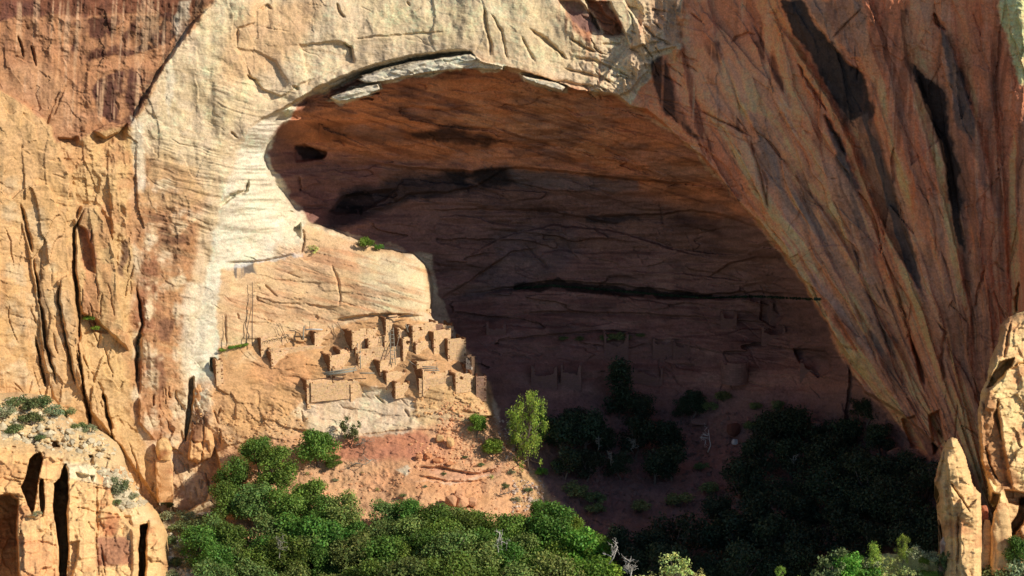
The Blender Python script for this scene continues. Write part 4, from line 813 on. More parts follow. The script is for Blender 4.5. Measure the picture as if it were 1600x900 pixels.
rooms['c'] = room(516,576,48,24,3.4,'small room in the middle tier just above the heap of fallen roof logs',seed=105,tone=TN,theta=36)
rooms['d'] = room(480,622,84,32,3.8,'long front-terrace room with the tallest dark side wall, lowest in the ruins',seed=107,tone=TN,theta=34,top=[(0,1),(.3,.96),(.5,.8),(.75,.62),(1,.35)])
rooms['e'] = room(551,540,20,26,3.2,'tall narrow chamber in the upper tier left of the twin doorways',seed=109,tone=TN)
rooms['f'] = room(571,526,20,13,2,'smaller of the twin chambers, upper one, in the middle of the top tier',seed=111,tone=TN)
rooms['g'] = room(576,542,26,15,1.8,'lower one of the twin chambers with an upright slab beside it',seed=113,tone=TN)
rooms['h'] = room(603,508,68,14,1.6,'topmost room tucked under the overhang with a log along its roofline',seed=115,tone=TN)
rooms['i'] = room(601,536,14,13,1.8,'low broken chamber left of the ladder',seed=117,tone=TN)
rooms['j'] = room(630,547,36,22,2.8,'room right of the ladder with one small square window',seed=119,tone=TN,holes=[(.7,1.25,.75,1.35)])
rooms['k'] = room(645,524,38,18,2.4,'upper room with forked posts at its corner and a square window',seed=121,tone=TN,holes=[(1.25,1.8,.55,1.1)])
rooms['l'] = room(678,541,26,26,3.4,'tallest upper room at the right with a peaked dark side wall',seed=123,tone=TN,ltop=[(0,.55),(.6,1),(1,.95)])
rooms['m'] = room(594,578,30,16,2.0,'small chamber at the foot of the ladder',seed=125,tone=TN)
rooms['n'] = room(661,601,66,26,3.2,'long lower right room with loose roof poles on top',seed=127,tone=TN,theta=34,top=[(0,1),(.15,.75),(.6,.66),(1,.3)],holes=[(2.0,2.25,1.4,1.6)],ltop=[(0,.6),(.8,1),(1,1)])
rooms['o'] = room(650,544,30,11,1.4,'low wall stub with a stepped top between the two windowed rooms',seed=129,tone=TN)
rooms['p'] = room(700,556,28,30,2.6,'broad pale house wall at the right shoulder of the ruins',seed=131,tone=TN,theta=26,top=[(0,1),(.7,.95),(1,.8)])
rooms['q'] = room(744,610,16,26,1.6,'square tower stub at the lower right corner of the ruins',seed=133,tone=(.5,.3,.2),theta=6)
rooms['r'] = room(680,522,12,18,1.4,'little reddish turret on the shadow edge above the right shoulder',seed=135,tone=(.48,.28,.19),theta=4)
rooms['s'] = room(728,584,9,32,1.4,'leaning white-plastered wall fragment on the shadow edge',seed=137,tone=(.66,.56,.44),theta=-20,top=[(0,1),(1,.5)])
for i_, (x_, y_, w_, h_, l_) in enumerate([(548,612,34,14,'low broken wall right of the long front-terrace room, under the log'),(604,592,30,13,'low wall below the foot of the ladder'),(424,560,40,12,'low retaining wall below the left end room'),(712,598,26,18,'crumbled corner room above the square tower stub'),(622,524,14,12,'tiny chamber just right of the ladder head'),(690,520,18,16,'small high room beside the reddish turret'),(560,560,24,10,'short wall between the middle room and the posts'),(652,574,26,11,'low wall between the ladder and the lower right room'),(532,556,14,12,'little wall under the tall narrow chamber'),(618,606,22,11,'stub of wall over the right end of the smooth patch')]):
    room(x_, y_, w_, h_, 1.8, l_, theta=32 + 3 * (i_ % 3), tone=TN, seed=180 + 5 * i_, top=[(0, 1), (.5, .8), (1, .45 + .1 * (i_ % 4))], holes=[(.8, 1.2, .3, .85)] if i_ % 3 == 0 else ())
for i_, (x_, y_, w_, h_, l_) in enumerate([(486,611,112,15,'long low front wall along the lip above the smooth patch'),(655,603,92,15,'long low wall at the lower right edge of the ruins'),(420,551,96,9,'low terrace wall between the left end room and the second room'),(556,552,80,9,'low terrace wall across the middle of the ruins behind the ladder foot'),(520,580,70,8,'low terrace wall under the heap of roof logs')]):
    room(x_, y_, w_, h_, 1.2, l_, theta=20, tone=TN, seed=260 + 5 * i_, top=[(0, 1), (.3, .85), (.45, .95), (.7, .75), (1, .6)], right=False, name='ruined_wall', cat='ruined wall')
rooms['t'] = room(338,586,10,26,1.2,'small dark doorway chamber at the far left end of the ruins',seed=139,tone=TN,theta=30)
G2 = 'ruined rooms in the shaded part of the alcove'; TS = (.25,.135,.11)  # masonry tone darkened for rooms standing in the shade
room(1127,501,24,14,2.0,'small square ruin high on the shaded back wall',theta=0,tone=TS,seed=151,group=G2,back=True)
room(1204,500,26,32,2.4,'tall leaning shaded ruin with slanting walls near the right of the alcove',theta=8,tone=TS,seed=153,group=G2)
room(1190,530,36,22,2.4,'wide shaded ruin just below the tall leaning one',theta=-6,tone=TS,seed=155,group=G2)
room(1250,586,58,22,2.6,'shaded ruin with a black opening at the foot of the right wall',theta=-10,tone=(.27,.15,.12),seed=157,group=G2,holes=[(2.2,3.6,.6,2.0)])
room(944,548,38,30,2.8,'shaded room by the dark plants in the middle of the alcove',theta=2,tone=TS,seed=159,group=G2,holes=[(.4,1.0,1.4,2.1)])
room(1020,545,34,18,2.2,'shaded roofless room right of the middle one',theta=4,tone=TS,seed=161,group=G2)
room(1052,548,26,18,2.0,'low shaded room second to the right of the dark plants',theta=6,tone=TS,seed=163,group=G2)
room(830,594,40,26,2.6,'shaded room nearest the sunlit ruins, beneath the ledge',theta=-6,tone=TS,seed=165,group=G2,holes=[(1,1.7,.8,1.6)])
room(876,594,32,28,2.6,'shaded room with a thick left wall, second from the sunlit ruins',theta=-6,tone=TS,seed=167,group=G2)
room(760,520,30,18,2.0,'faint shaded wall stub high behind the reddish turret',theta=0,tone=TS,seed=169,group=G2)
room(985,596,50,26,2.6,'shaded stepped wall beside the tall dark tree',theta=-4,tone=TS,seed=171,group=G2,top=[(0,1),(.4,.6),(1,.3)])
# round ceremonial chamber in the shade
def kiva(px, py, rad, label):
    d = Dat(px, py) - .6; p = P(px, py, d); V = []; F = []; cols = []; n = 30
    for k in range(n):
        for r_ in range(9):
            h0 = -1 + r_ * .42
            if h0 > 2.1 - .8 * math.sin(k * 2 * math.pi / n) + .3 * math.sin(k * 1.7): continue
            a0 = k * 2 * math.pi / n; a1 = (k + 1) * 2 * math.pi / n; b = len(V); ro = rad + random.uniform(-.04, .04); ri = rad - .4
            for a, rr, zz in ((a0, ro, h0), (a1, ro, h0), (a1, ro, h0 + .4), (a0, ro, h0 + .4), (a0, ri, h0), (a1, ri, h0), (a1, ri, h0 + .4), (a0, ri, h0 + .4)): V.append((rr * math.cos(a), rr * math.sin(a), zz))
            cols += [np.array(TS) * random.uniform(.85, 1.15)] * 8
            F += [(b, b+1, b+2, b+3), (b+5, b+4, b+7, b+6), (b+3, b+2, b+6, b+7), (b+1, b+5, b+6, b+2), (b+4, b, b+3, b+7)]
    o = obj('round_chamber', mesh_from('round_chamber', V, F, M_MASON, np.array(cols)), None, p); tag(o, label, 'ruined chamber')
kiva(1148, 588, 2.3, 'round roofless chamber in the shaded right part of the alcove')

# ------------------------------------------------------------------ timber
def wood_mat(name, c, rough=.85):
    m = bpy.data.materials.new(name); m.use_nodes = True; n = m.node_tree; b = n.nodes['Principled BSDF']; b.inputs['Roughness'].default_value = rough
    tc = n.nodes.new('ShaderNodeTexCoord'); nz = n.nodes.new('ShaderNodeTexNoise'); nz.inputs['Scale'].default_value = 6; n.links.new(tc.outputs['Object'], nz.inputs['Vector'])
    rp = n.nodes.new('ShaderNodeValToRGB'); n.links.new(nz.outputs[0], rp.inputs[0]); rp.color_ramp.elements[0].color = (*[q * .6 for q in c], 1); rp.color_ramp.elements[1].color = (*[min(1, q * 1.3) for q in c], 1)
    n.links.new(rp.outputs[0], b.inputs['Base Color']); return m
M_WOOD = wood_mat('weathered_wood', (.30,.27,.21)); M_DARKW = wood_mat('dark_bark', (.13,.09,.06)); M_BONE = wood_mat('bleached_wood', (.62,.58,.52)); M_TRUNK = wood_mat('bark', (.16,.12,.09))
def tube(V, F, pts, r0, r1, n=6):
    pts = [Vector(p) for p in pts]; b = len(V); m = len(pts)
    for i, p in enumerate(pts):
        t = (pts[min(i + 1, m - 1)] - pts[max(i - 1, 0)]).normalized(); a = t.orthogonal().normalized(); c = t.cross(a); r = r0 + (r1 - r0) * i / (m - 1)
        for k in range(n): V.append(p + a * (r * math.cos(2 * math.pi * k / n)) + c * (r * math.sin(2 * math.pi * k / n)))
    for i in range(m - 1):
        for k in range(n): F.append((b + i * n + k, b + i * n + (k + 1) % n, b + (i + 1) * n + (k + 1) % n, b + (i + 1) * n + k))
    F.append(tuple(b + k for k in range(n))[::-1]); F.append(tuple(b + (m - 1) * n + k for k in range(n)))
def pole(name, label, pts, r0=.09, r1=.06, mat=None, cat='pole', off=.35, group=None, lift=None):
    """pts: (px, py[, depth offset]) followed along the surface"""
    W = []
    for q in pts:
        d = (Dat(q[0], q[1]) if lift is None else lift) - off - (q[2] if len(q) > 2 else 0); W.append(Vector(P(q[0], q[1], d)))
    o0 = W[-1].copy(); V = []; F = []; tube(V, F, [w - o0 for w in W], r0, r1)
    return tag(obj(name, mesh_from(name, V, F, mat or M_WOOD, None, True), None, o0), label, cat, group)
pole('wooden_pole','tall thin pole leaning on the cliff at the left end of the ruins',[(394,541,.5),(394,500,.6),(395,462,.6),(394,440,.4)],.08,.05,M_DARKW)
pole('wooden_pole','slanting pole left of the tall thin one',[(384,537,.5),(387,510,.5),(393,480,.5)],.07,.05,M_DARKW)
pole('wooden_pole','short pole against the cliff near the moss, leftmost of all the poles',[(354,541,.4),(353,515,.4),(351,491,.3)],.06,.04,M_DARKW)
pole('wooden_pole','crooked dark branch jutting left from the second room',[(472,531,.6),(468,521,.9),(460,517,1.0),(452,516,1.0)],.12,.06,M_DARKW)
pole('wooden_pole','thick short post at the dark corner of the second room',[(474,531,.9),(474,520,.9),(475,510,.9)],.14,.10)
pole('wooden_pole','thin post rising behind the second room',[(484,514,.4),(484,502,.4)],.05,.04,M_DARKW)
pole('wooden_pole','first of two crossed sticks above the first room',[(450,536,.5),(441,520,.5),(432,505,.5)],.05,.035,M_DARKW)
pole('wooden_pole','second of two crossed sticks above the first room, the steeper one',[(447,528,.5),(442,516,.5),(437,505,.5)],.05,.035,M_DARKW)
pole('wooden_pole','left stick of the slanting pair in front of the tall narrow chamber',[(538,520,.6),(529,511,.5),(521,503,.4)],.05,.035,M_DARKW)
pole('wooden_pole','right stick of the slanting pair in front of the tall narrow chamber',[(538,522,.6),(532,512,.5),(527,503,.4)],.05,.035,M_DARKW)
pole('wooden_pole','upright ladder-like pole in the middle of the ruins, left one',[(559,556,.6),(558,545,.6),(559,536,.6)],.06,.05)
pole('wooden_pole','upright pole in the middle of the ruins with its long black shadow',[(563,576,.5),(563,555,.6),(563,537,.6)],.09,.05)
pole('wooden_pole','left one of the forked posts by the upper windowed room',[(638,519,1),(635,511,1),(634,506,1)],.10,.06); pole('wooden_pole','right one of the forked posts by the upper windowed room',[(636,518,1.0),(637,511,1.1),(639,508,1.1)],.09,.06)
pole('wooden_pole','bent grey stick above the long lower right room',[(638,562,.6),(643,567,.7),(650,571,.7)],.08,.05)
for i,(a,b) in enumerate([((504,583),(556,575)),((506,585),(558,578)),((512,586),(552,580)),((522,581),(548,576))]):
    pole('roof_log',['uppermost','second','lowest','short loose'][i]+' grey log of the roof heap on the long front terrace',[(a[0],a[1],1.2),((a[0]+b[0])/2,(a[1]+b[1])/2,1.2),(b[0],b[1],1.2)],.13,.11,cat='log',group='fallen roof logs')
pole('roof_log','pale log lying on top of the dark arched shadow',[(562,583,1),(575,583,1),(585,583,1)],.12,.10,cat='log')
for i,y in enumerate((573,575.6,578.4)):
    pole('roof_log',['top','middle','bottom'][i]+' one of three parallel poles on the long lower right room',[(660,y,1.6),(674,y+.2,1.6),(683+2*i,y+.6,1.6)],.11,.09,cat='log',group='poles on the lower right room')
pole('roof_log','upright stick crossing the three parallel poles',[(683,580,1.8),(683,573,1.8),(682,566,1.8)],.05,.04)
pole('roof_log','left log along the roofline of the topmost room',[(603,497,1.2),(621,495,1.2)],.12,.10,M_DARKW,cat='log'); pole('roof_log','right log along the roofline of the topmost room',[(622,496,1.2),(645,492,1.2)],.12,.10,M_DARKW,cat='log')
pole('roof_log','pale flat roof beam over the second room',[(477,515,1.0),(491,514.5,1.2),(504,515,1.2)],.13,.13,M_BONE,cat='log')
def ladder(x0, y0, x1, y1, label, n=9, wpx=6):
    d0 = Dat(x0, y0) - 1.1; d1 = d0 + .6; a = Vector(P(x0, y0, d0)); b = Vector(P(x1, y1, d1)); s = PXM(d0)
    t = thing('ladder', label, 'ladder', a); side = Vector((1, 0.2, 0)).normalized() * (wpx * s / 2)
    for sg in (-1, 1):
        V = []; F = []; tube(V, F, [Vector((0,0,0)) + side * sg * 1.25, (b - a) * .5 + side * sg, (b - a) * random.uniform(1, 1.12) + side * sg * .9], .07, .05); obj('rail', mesh_from('rail', V, F, M_WOOD, None, True), t)
    V = []; F = []; tube(V, F, [-side * 1.15, side * 1.15], .045, .045); me = mesh_from('rung', V, F, M_WOOD, None, True)
    for i in range(n):
        obj('rung', me, t, (b - a) * ((i + .6) / n))
ladder(614, 570, 612, 514, 'tall old ladder with a wide foot leaning in the middle of the ruins')
for x0, y0, x1, y1, l in [(611,544,606,516,'thin stick crossing behind the tall ladder on its left'),(618,548,626,518,'long thin pole leaning right beside the tall ladder')]: pole('wooden_pole', l, [(x0,y0,1.3),((x0+x1)/2,(y0+y1)/2,1.1),(x1,y1,.9)], .05, .035)
t, p, e, inn, W_, H_ = rooms['a']                       # row of beam ends under the parapet of the first room
V = []; F = []; tube(V, F, [Vector((0, 0, 0)), Vector(-inn * .5)], .06, .06); me_be = mesh_from('beam_end', V, F, M_DARKW, None, True)
for i in range(10): obj('beam_end', me_be, t, Vector(e * (.5 + i * .42) + np.array([0, 0, 1.15 + .03 * i])))

# ------------------------------------------------------------------ plants
def leaf_mat(name, c, hue=.03, trans=.25, var=.5):
    m = bpy.data.materials.new(name); m.use_nodes = True; n = m.node_tree; b = n.nodes['Principled BSDF']; out = n.nodes['Material Output']; b.inputs['Roughness'].default_value = .6; b.inputs['Specular IOR Level'].default_value = .25
    va = n.nodes.new('ShaderNodeVertexColor'); va.layer_name = 'Col'; oi = n.nodes.new('ShaderNodeObjectInfo')
    mr = n.nodes.new('ShaderNodeMapRange'); mr.inputs[3].default_value = 1 - var * .5; mr.inputs[4].default_value = 1 + var * .5; n.links.new(oi.outputs['Random'], mr.inputs[0])
    mx = n.nodes.new('ShaderNodeMix'); mx.data_type = 'RGBA'; mx.blend_type = 'MULTIPLY'; mx.inputs['Factor'].default_value = 1; mx.inputs['B'].default_value = (*c, 1); n.links.new(va.outputs[0], mx.inputs['A'])
    m2 = n.nodes.new('ShaderNodeMix'); m2.data_type = 'RGBA'; m2.blend_type = 'MULTIPLY'; m2.inputs['Factor'].default_value = 1; n.links.new(mx.outputs['Result'], m2.inputs['A']); n.links.new(mr.outputs[0], m2.inputs['B'])
    hs = n.nodes.new('ShaderNodeHueSaturation'); mh = n.nodes.new('ShaderNodeMapRange'); mh.inputs[3].default_value = .5 - hue; mh.inputs[4].default_value = .5 + hue
    mm = n.nodes.new('ShaderNodeMath'); mm.operation = 'MULTIPLY'; mm.inputs[1].default_value = 7.31; fr = n.nodes.new('ShaderNodeMath'); fr.operation = 'FRACT'; n.links.new(oi.outputs['Random'], mm.inputs[0]); n.links.new(mm.outputs[0], fr.inputs[0]); n.links.new(fr.outputs[0], mh.inputs[0]); n.links.new(mh.outputs[0], hs.inputs['Hue'])
    n.links.new(m2.outputs['Result'], hs.inputs['Color']); n.links.new(hs.outputs[0], b.inputs['Base Color'])
    tr = n.nodes.new('ShaderNodeBsdfTranslucent'); n.links.new(hs.outputs[0], tr.inputs[0]); ms = n.nodes.new('ShaderNodeMixShader'); ms.inputs[0].default_value = trans
    n.links.new(b.outputs[0], ms.inputs[1]); n.links.new(tr.outputs[0], ms.inputs[2]); n.links.new(ms.outputs[0], out.inputs[0]); return m
M_OAK = leaf_mat('oak_leaves', (.125,.215,.036)); M_BRIGHT = leaf_mat('bright_leaves', (.20,.34,.05), trans=.35); M_SHRUB = leaf_mat('shrub_leaves', (.15,.19,.07), trans=.15); M_YEL = leaf_mat('yellow_leaves', (.55,.58,.22), trans=.35); M_SHADELEAF = leaf_mat('shade_dark_leaves', (.032,.048,.024), trans=.03)  # last leaf tone darkened to stand in for shade on the foliage
M_BRIGHT2 = leaf_mat('lime_leaves', (.36,.50,.09), trans=.35)
M_OLIVE = leaf_mat('olive_leaves', (.17,.23,.06), trans=.2)
M_SAGE = leaf_mat('sage_leaves', (.25,.28,.15), trans=.1)
def leaves(centres, n, size, rng, outward=.6, fuzz=(.5, 1.24)):
    """centres: (x,y,z,rx,rz) lobes; returns a mesh of small leaf faces"""
    lob = np.array(centres); L = len(lob); k = rng.randint(0, L, n); vol = (lob[:, 3] ** 2); k = rng.choice(L, n, p=vol / vol.sum())
    d = rng.normal(size=(n, 3)); d /= np.linalg.norm(d, axis=1)[:, None]; rad = rng.uniform(fuzz[0], fuzz[1], n)
    c = lob[k, :3] + d * (lob[k, 3:4] * rad[:, None]) * np.stack([np.ones(n), np.ones(n), lob[k, 4] / lob[k, 3]], 1)
    nn = d * outward + rng.normal(size=(n, 3)) * .55 + np.array([0, 0, .15]); nn /= np.linalg.norm(nn, axis=1)[:, None]
    a = np.cross(nn, rng.normal(size=(n, 3))); a /= np.linalg.norm(a, axis=1)[:, None]; b = np.cross(nn, a)
    sz = size * rng.uniform(.6, 1.35, n)[:, None]
    V = np.stack([c - a * sz, c - b * sz * .62, c + a * sz, c + b * sz * .62], 1).reshape(-1, 3)
    tone = np.clip(1 + .25 * (rng.rand(L)[k] - .5) * 2 + .22 * rng.normal(size=n), .45, 1.8); cc = np.repeat(np.stack([tone * (1 + .12 * rng.normal(size=n)), tone, tone * .95], 1), 4, 0)
    F = np.arange(n * 4).reshape(-1, 4); return V, F, cc
def limb(V, F, a, b, r0, r1, rng, kink=.12):
    a = Vector(a); b = Vector(b); L = (b - a).length; pts = [a]
    for t in (.35, .7): pts.append(a.lerp(b, t) + Vector(rng.normal(size=3)) * L * kink * .5)
    pts.append(b); tube(V, F, pts, r0, r1, 5)
def make_tree(mat, kind, seed, n=3200, size=.034):
    """unit tree: one metre tall, crown about `w` wide; returns (trunk mesh, crown mesh)"""
    rng = np.random.RandomState(seed); V = []; F = []; lobes = []
    if kind == 'round':
        limb(V, F, (0,0,-.12), (0,0,.3), .035, .025, rng)
        for i in range(24):
            a = rng.uniform(0, 6.28); r = .34 * math.sqrt(rng.rand()); z = .26 + .56 * rng.rand() ** .85; r *= math.sin(min(1, (1.12 - z) * 1.55) * 1.57); x, y = r * math.cos(a), r * math.sin(a); lr = rng.uniform(.11, .2)
            lobes.append((x, y, z, lr, lr * .8))
            if i < 12: limb(V, F, (0,0,.2), (x, y, z), .018, .006, rng)
    elif kind == 'tall':
        limb(V, F, (0,0,-.08), (.02,0,.9), .022, .006, rng, .04)
        for i in range(24):
            z = .14 + .8 * (i + rng.rand()) / 24; a = rng.uniform(0, 6.28); r = .2 * rng.rand() ** .5 * math.sin((1.04 - z) * 2.2 + .3) ; x, y = r * math.cos(a), r * math.sin(a); lr = rng.uniform(.07, .12)
            lobes.append((x, y, z, lr, lr * .9)); limb(V, F, (0,0,z - .08), (x, y, z), .008, .003, rng)
    elif kind == 'cone':
        limb(V, F, (0,0,-.08), (0,0,.97), .022, .004, rng, .02)
        for i in range(46):
            z = .1 + .86 * i / 46; R_ = .27 * (1 - z) + .03; a = i * 2.4; x, y = R_ * .65 * math.cos(a), R_ * .65 * math.sin(a); lobes.append((x, y, z, R_ * .5 + .015, .035)); limb(V, F, (0,0,z), (x, y, z - .02), .006, .002, rng)
    elif kind == 'bush':
        for i in range(16):
            a = rng.uniform(0, 6.28); r = .5 * math.sqrt(rng.rand()); z = .25 + .55 * rng.rand() * (1 - r); x, y = r * math.cos(a), r * math.sin(a); lr = rng.uniform(.14, .26); lobes.append((x, y, z, lr, lr * .85)); limb(V, F, (0,0,-.1), (x, y, z), .02, .006, rng)
    elif kind == 'column':
        limb(V, F, (0,0,-.1), (.03,0,.92), .022, .005, rng, .08)
        for i in range(80):
            z = .02 + .96 * rng.rand() ** .9; a = rng.uniform(0, 6.28); r = (.10 + .20 * math.sin(min(1, max(0, 1.02 - z) * 1.3 + .15) * 1.6)) * rng.rand() ** .5 * (1 + .4 * math.sin(z * 17)); x, y = r * math.cos(a), r * math.sin(a); lr = rng.uniform(.03, .062)
            lobes.append((x, y, z, lr, lr * 1.3)); limb(V, F, (.02, 0, z * .8), (x, y, z), .007, .002, rng, .2)
    elif kind == 'sparse':
        limb(V, F, (0,0,-.1), (.05,0,.75), .024, .008, rng)
        for i in range(20):
            a = rng.uniform(0, 6.28); r = .36 * math.sqrt(rng.rand()); z = .2 + .75 * rng.rand(); x, y = r * math.cos(a), r * math.sin(a); lr = rng.uniform(.05, .11); lobes.append((x, y, z, lr, lr)); limb(V, F, (0,0,z * .5), (x, y, z), .012, .004, rng)
    tm = mesh_from('trunk', V, F, M_TRUNK, None, True)
    LV, LF, LC = leaves(lobes, n, size, rng, .6, (.2, 1.7) if kind in ('column', 'tall', 'sparse') else (.5, 1.24)); cm = mesh_from('crown', LV, LF, mat, LC)
    return tm, cm
OAKS = [make_tree(M_OAK, 'round', 200 + i, 7000, .022) for i in range(4)] + [make_tree(M_OLIVE, 'round', 205 + i, 6000, .022) for i in range(2)]
DARKT = [make_tree(M_SHADELEAF, 'round', 210 + i, 4000, .026) for i in range(2)] + [make_tree(M_SHADELEAF, 'bush', 213, 3000, .028)]
OAKB = [make_tree(M_BRIGHT, 'round', 220 + i, 3600, .032) for i in range(2)]
ASP = [make_tree(M_BRIGHT2, 'column', 230, 5600, .0135), make_tree(M_BRIGHT2, 'tall', 231, 2400, .02)]
DARKTALL = [make_tree(M_SHADELEAF, 'tall', 240 + i, 4200, .022) for i in range(2)]
BUSH = [make_tree(M_SHRUB, 'bush', 250 + i, 1300, .05) for i in range(3)]; BUSHG = [make_tree(M_BRIGHT, 'bush', 255, 1300, .05)]; SAGE = [make_tree(M_SAGE, 'bush', 257 + i, 900, .05) for i in range(2)]
SPAR = [make_tree(M_YEL, 'sparse', 260 + i, 900, .034) for i in range(2)]; GSP = [make_tree(M_SHRUB, 'sparse', 265, 1500, .035)]
_tn = [0]
def tree(proto, px, py, hpx, label, name='oak_tree', cat='tree', wide=1.0, d=None, group=None, dz=.2, tilt=.1):
    d = Dat(px, py) - dz if d is None else d; p = P(px, py, d); h = hpx * PXM(d) / math.cos(PITCH) * 1.02
    t = thing(name, label, cat, p, group); _tn[0] += 1; q = random.Random(_tn[0]); t.rotation_euler = (q.uniform(-.08, .08), q.uniform(-.08, .08), q.uniform(0, 6.28)); t.scale = (h * wide, h * wide, h)
    tm, cm = proto
    if tm: obj('trunk' if cat == 'tree' else 'stem', tm, t)
    obj('crown' if cat == 'tree' else 'foliage', cm, t); return t
O = lambda: random.choice(OAKS)
tree(OAKS[0],494,728,68,'round dark green oak standing alone just below the left part of the ruins',wide=1.05)
tree(GSP[0],546,696,40,'small airy tree on the slope right of the lone round oak',wide=1.0); tree(OAKS[1],522,732,22,'low oak bush at the right foot of the lone round oak',name='oak_bush',cat='bush',wide=1.4)
tree(ASP[0],826,724,112,'bright yellow-green young tree on the shadow edge right of the ruins','broadleaf_tree',wide=.68,dz=1.5); tree(ASP[1],806,700,62,'shorter bright tree crowded on the left of the yellow-green one','broadleaf_tree',wide=1.0,dz=1.2)
tree(ASP[1],846,690,52,'drooping bright branchy tree on the right of the yellow-green one','broadleaf_tree',wide=1.0,dz=1.6)
tree(OAKB[0],745,680,36,'small round green tree under the lower right corner of the ruins',wide=1.0); tree(OAKB[1],770,714,30,'low green bush between the ruins and the bright young tree','green_bush','bush',wide=1.3)
tree(OAKS[2],846,822,42,'single dark green oak near the shadow edge on the sandy slope',wide=1.0); tree(BUSHG[0],846,742,16,'tiny bright shrub right on the shadow edge','green_bush','bush')
tree(BUSHG[0],572,386,22,'bright green shrub on the rim of the sunlit boss','green_bush','bush',wide=.95,dz=.8); tree(BUSHG[0],592,390,12,'tiny dry shrub right of the bright one on the rim of the boss','green_bush','bush',dz=.8)
tree(SPAR[0],490,396,12,'tuft of yellow grass on the boss rim','grass_tuft','plant',wide=1.8)
for i,(x,y,h) in enumerate([(362,545,7),(374,543,7),(383,541,7),(347,549,7)]): tree(BUSHG[0],x,y,h,['second','third','last','first'][i]+' yellow-green tuft from the left along the ledge below the thin poles','green_tuft','plant',group='green tufts along the left ledge',wide=1.4,dz=.2)
# the sunlit thicket, row by row
ORD = ['first','second','third','fourth','fifth','sixth','seventh','eighth','ninth','tenth','eleventh','twelfth','thirteenth','fourteenth','fifteenth','sixteenth','seventeenth','eighteenth']
def row(xs, ybase, h, rowname, protos, group, wide=1.06, jit=8, name='oak_tree', d=None, slope=0, kind='oak'):
    for i, x in enumerate(xs):
        y = ybase + slope * (x - xs[0]) + random.uniform(-jit, jit) * .6
        tree(random.choice(protos), x + random.uniform(-jit, jit), y, h * random.uniform(.78, 1.2), '%s %s from the left in the %s' % (ORD[i], kind, rowname), name, 'tree', wide * random.uniform(.9, 1.12), d, group)
GT = 'oaks of the sunlit thicket'
tree(OAKS[3],405,738,60,'uppermost oak of the sunlit thicket, nearest the broken cliff foot',group=GT,wide=1.0); tree(OAKS[1],436,770,76,'tall dark oak right below the uppermost one of the thicket',group=GT,wide=1.0); tree(OAKS[2],368,778,66,'oak at the left shoulder of the sunlit thicket',group=GT,wide=.9)
row([345,392,446,470],820,78,'thicket upper left row',OAKS,GT); row([498,536,600,640],838,70,'thicket top row, left part',OAKS,GT,jit=5)
row([684,716,752,786,824],848,60,'thicket top row below the boulder heap',OAKS,GT,jit=5,slope=.12)
row([330,372,415,462,508,556,604,650,696,742,788,832,870],876,76,'second row of the thicket',OAKS,GT)
row([345,396,448,500,552,600,648,696,744,792,838],912,76,'third row of the thicket',OAKS,GT); row([340,400,462,520,580,640,700,760,820,866],955,84,'lowest thicket row',OAKS,GT)
row([322,368,420,470,528,580,626,672,720,766,812,850],893,66,'filler row between the second and third thicket rows',OAKS,GT,name='oak_tree',jit=10)
row([478,520,566,618,662,706,748,790],862,50,'narrow row just behind the second thicket row',OAKS,GT,jit=8)
GB = 'bright green oaks at the right end of the thicket'
row([893,900],856,56,'bright pair highest on the shadow edge',OAKB,GB,jit=4,wide=.75); row([872,905,930],898,66,'bright middle row by the shadow edge',OAKB,GB,jit=4); row([850,886,922,948],940,72,'bright bottom row by the shadow edge',OAKB,GB,jit=4)
# left slope shrubs
for i,(x,y,h,p_) in enumerate([(262,812,18,1),(276,830,20,0),(290,815,22,1),(268,850,16,0),(284,862,18,1),(300,836,26,0),(316,830,30,0),(312,862,18,1),(276,884,16,0),(300,888,20,1),(268,905,18,1),(322,850,28,0),(262,792,14,0)]):
    tree(random.choice(SAGE if p_ else BUSH),x,y,h,['blue-green','dull green'][1-p_]+' shrub on the stony left slope, %s from the top' % ORD[sorted([812,830,815,850,862,836,830.5,862.5,884,888,905,850.5,792]).index([812,830,815,850,862,836,830.5,862.5,884,888,905,850.5,792][i])],'slope_shrub','bush',1.2,group='shrubs on the stony left slope')
def on_rock(lst, d, group, where, protos):
    for i,(x,y,h) in enumerate(lst):
        hd = rock_hit(x, y); tree(random.choice(protos),x,y,h,'%s shrub from the left, %s' % (ORD[i], where),'slope_shrub','bush',1.25,(hd - .2) if hd is not None else d,group)
on_rock([(6,652,24),(22,636,22),(44,640,26),(66,636,22),(86,650,22),(104,652,18),(124,672,16),(140,676,16)],-47,'shrubs on the lower left hump','on top of the rubble-topped hump',BUSH+SAGE)
on_rock([(20,676,22),(48,664,26),(62,690,14)],-48.5,'front shrubs on the lower left hump','near side of the rubble hump',BUSH)
on_rock([(176,756,14),(184,772,20),(194,764,16),(206,780,14),(180,790,14)],-49.5,'shrubs on the stepped orange block','on the rubble beside the large stepped block',SAGE+BUSH)
on_rock([(58,806,10)],-54.5,None,'on the small ledge in the lower left outcrop',SAGE)
on_rock([(140,500,12),(150,516,10)],Dat(145,505)-1.6,'shrubs in the crack of the left cliff','in the cliff crack',BUSHG)
for i, (x, y, h) in enumerate([(480,742,5),(524,752,6),(566,742,5),(590,768,6),(630,776,6),(664,762,5),(694,742,5),(726,716,6),(752,728,7),(768,748,6),(790,762,8),(806,784,9),(826,768,8),(872,800,9),(798,740,8)]):
    tree(random.choice([BUSH[0], SAGE[0], SPAR[0]]), x, y, h, ORD[i] + ' dry tuft in the scatter over the sunlit slope, roughly from the left', 'dry_tuft', 'plant', 1.5, None, 'dry tufts on the sunlit slope', 0)
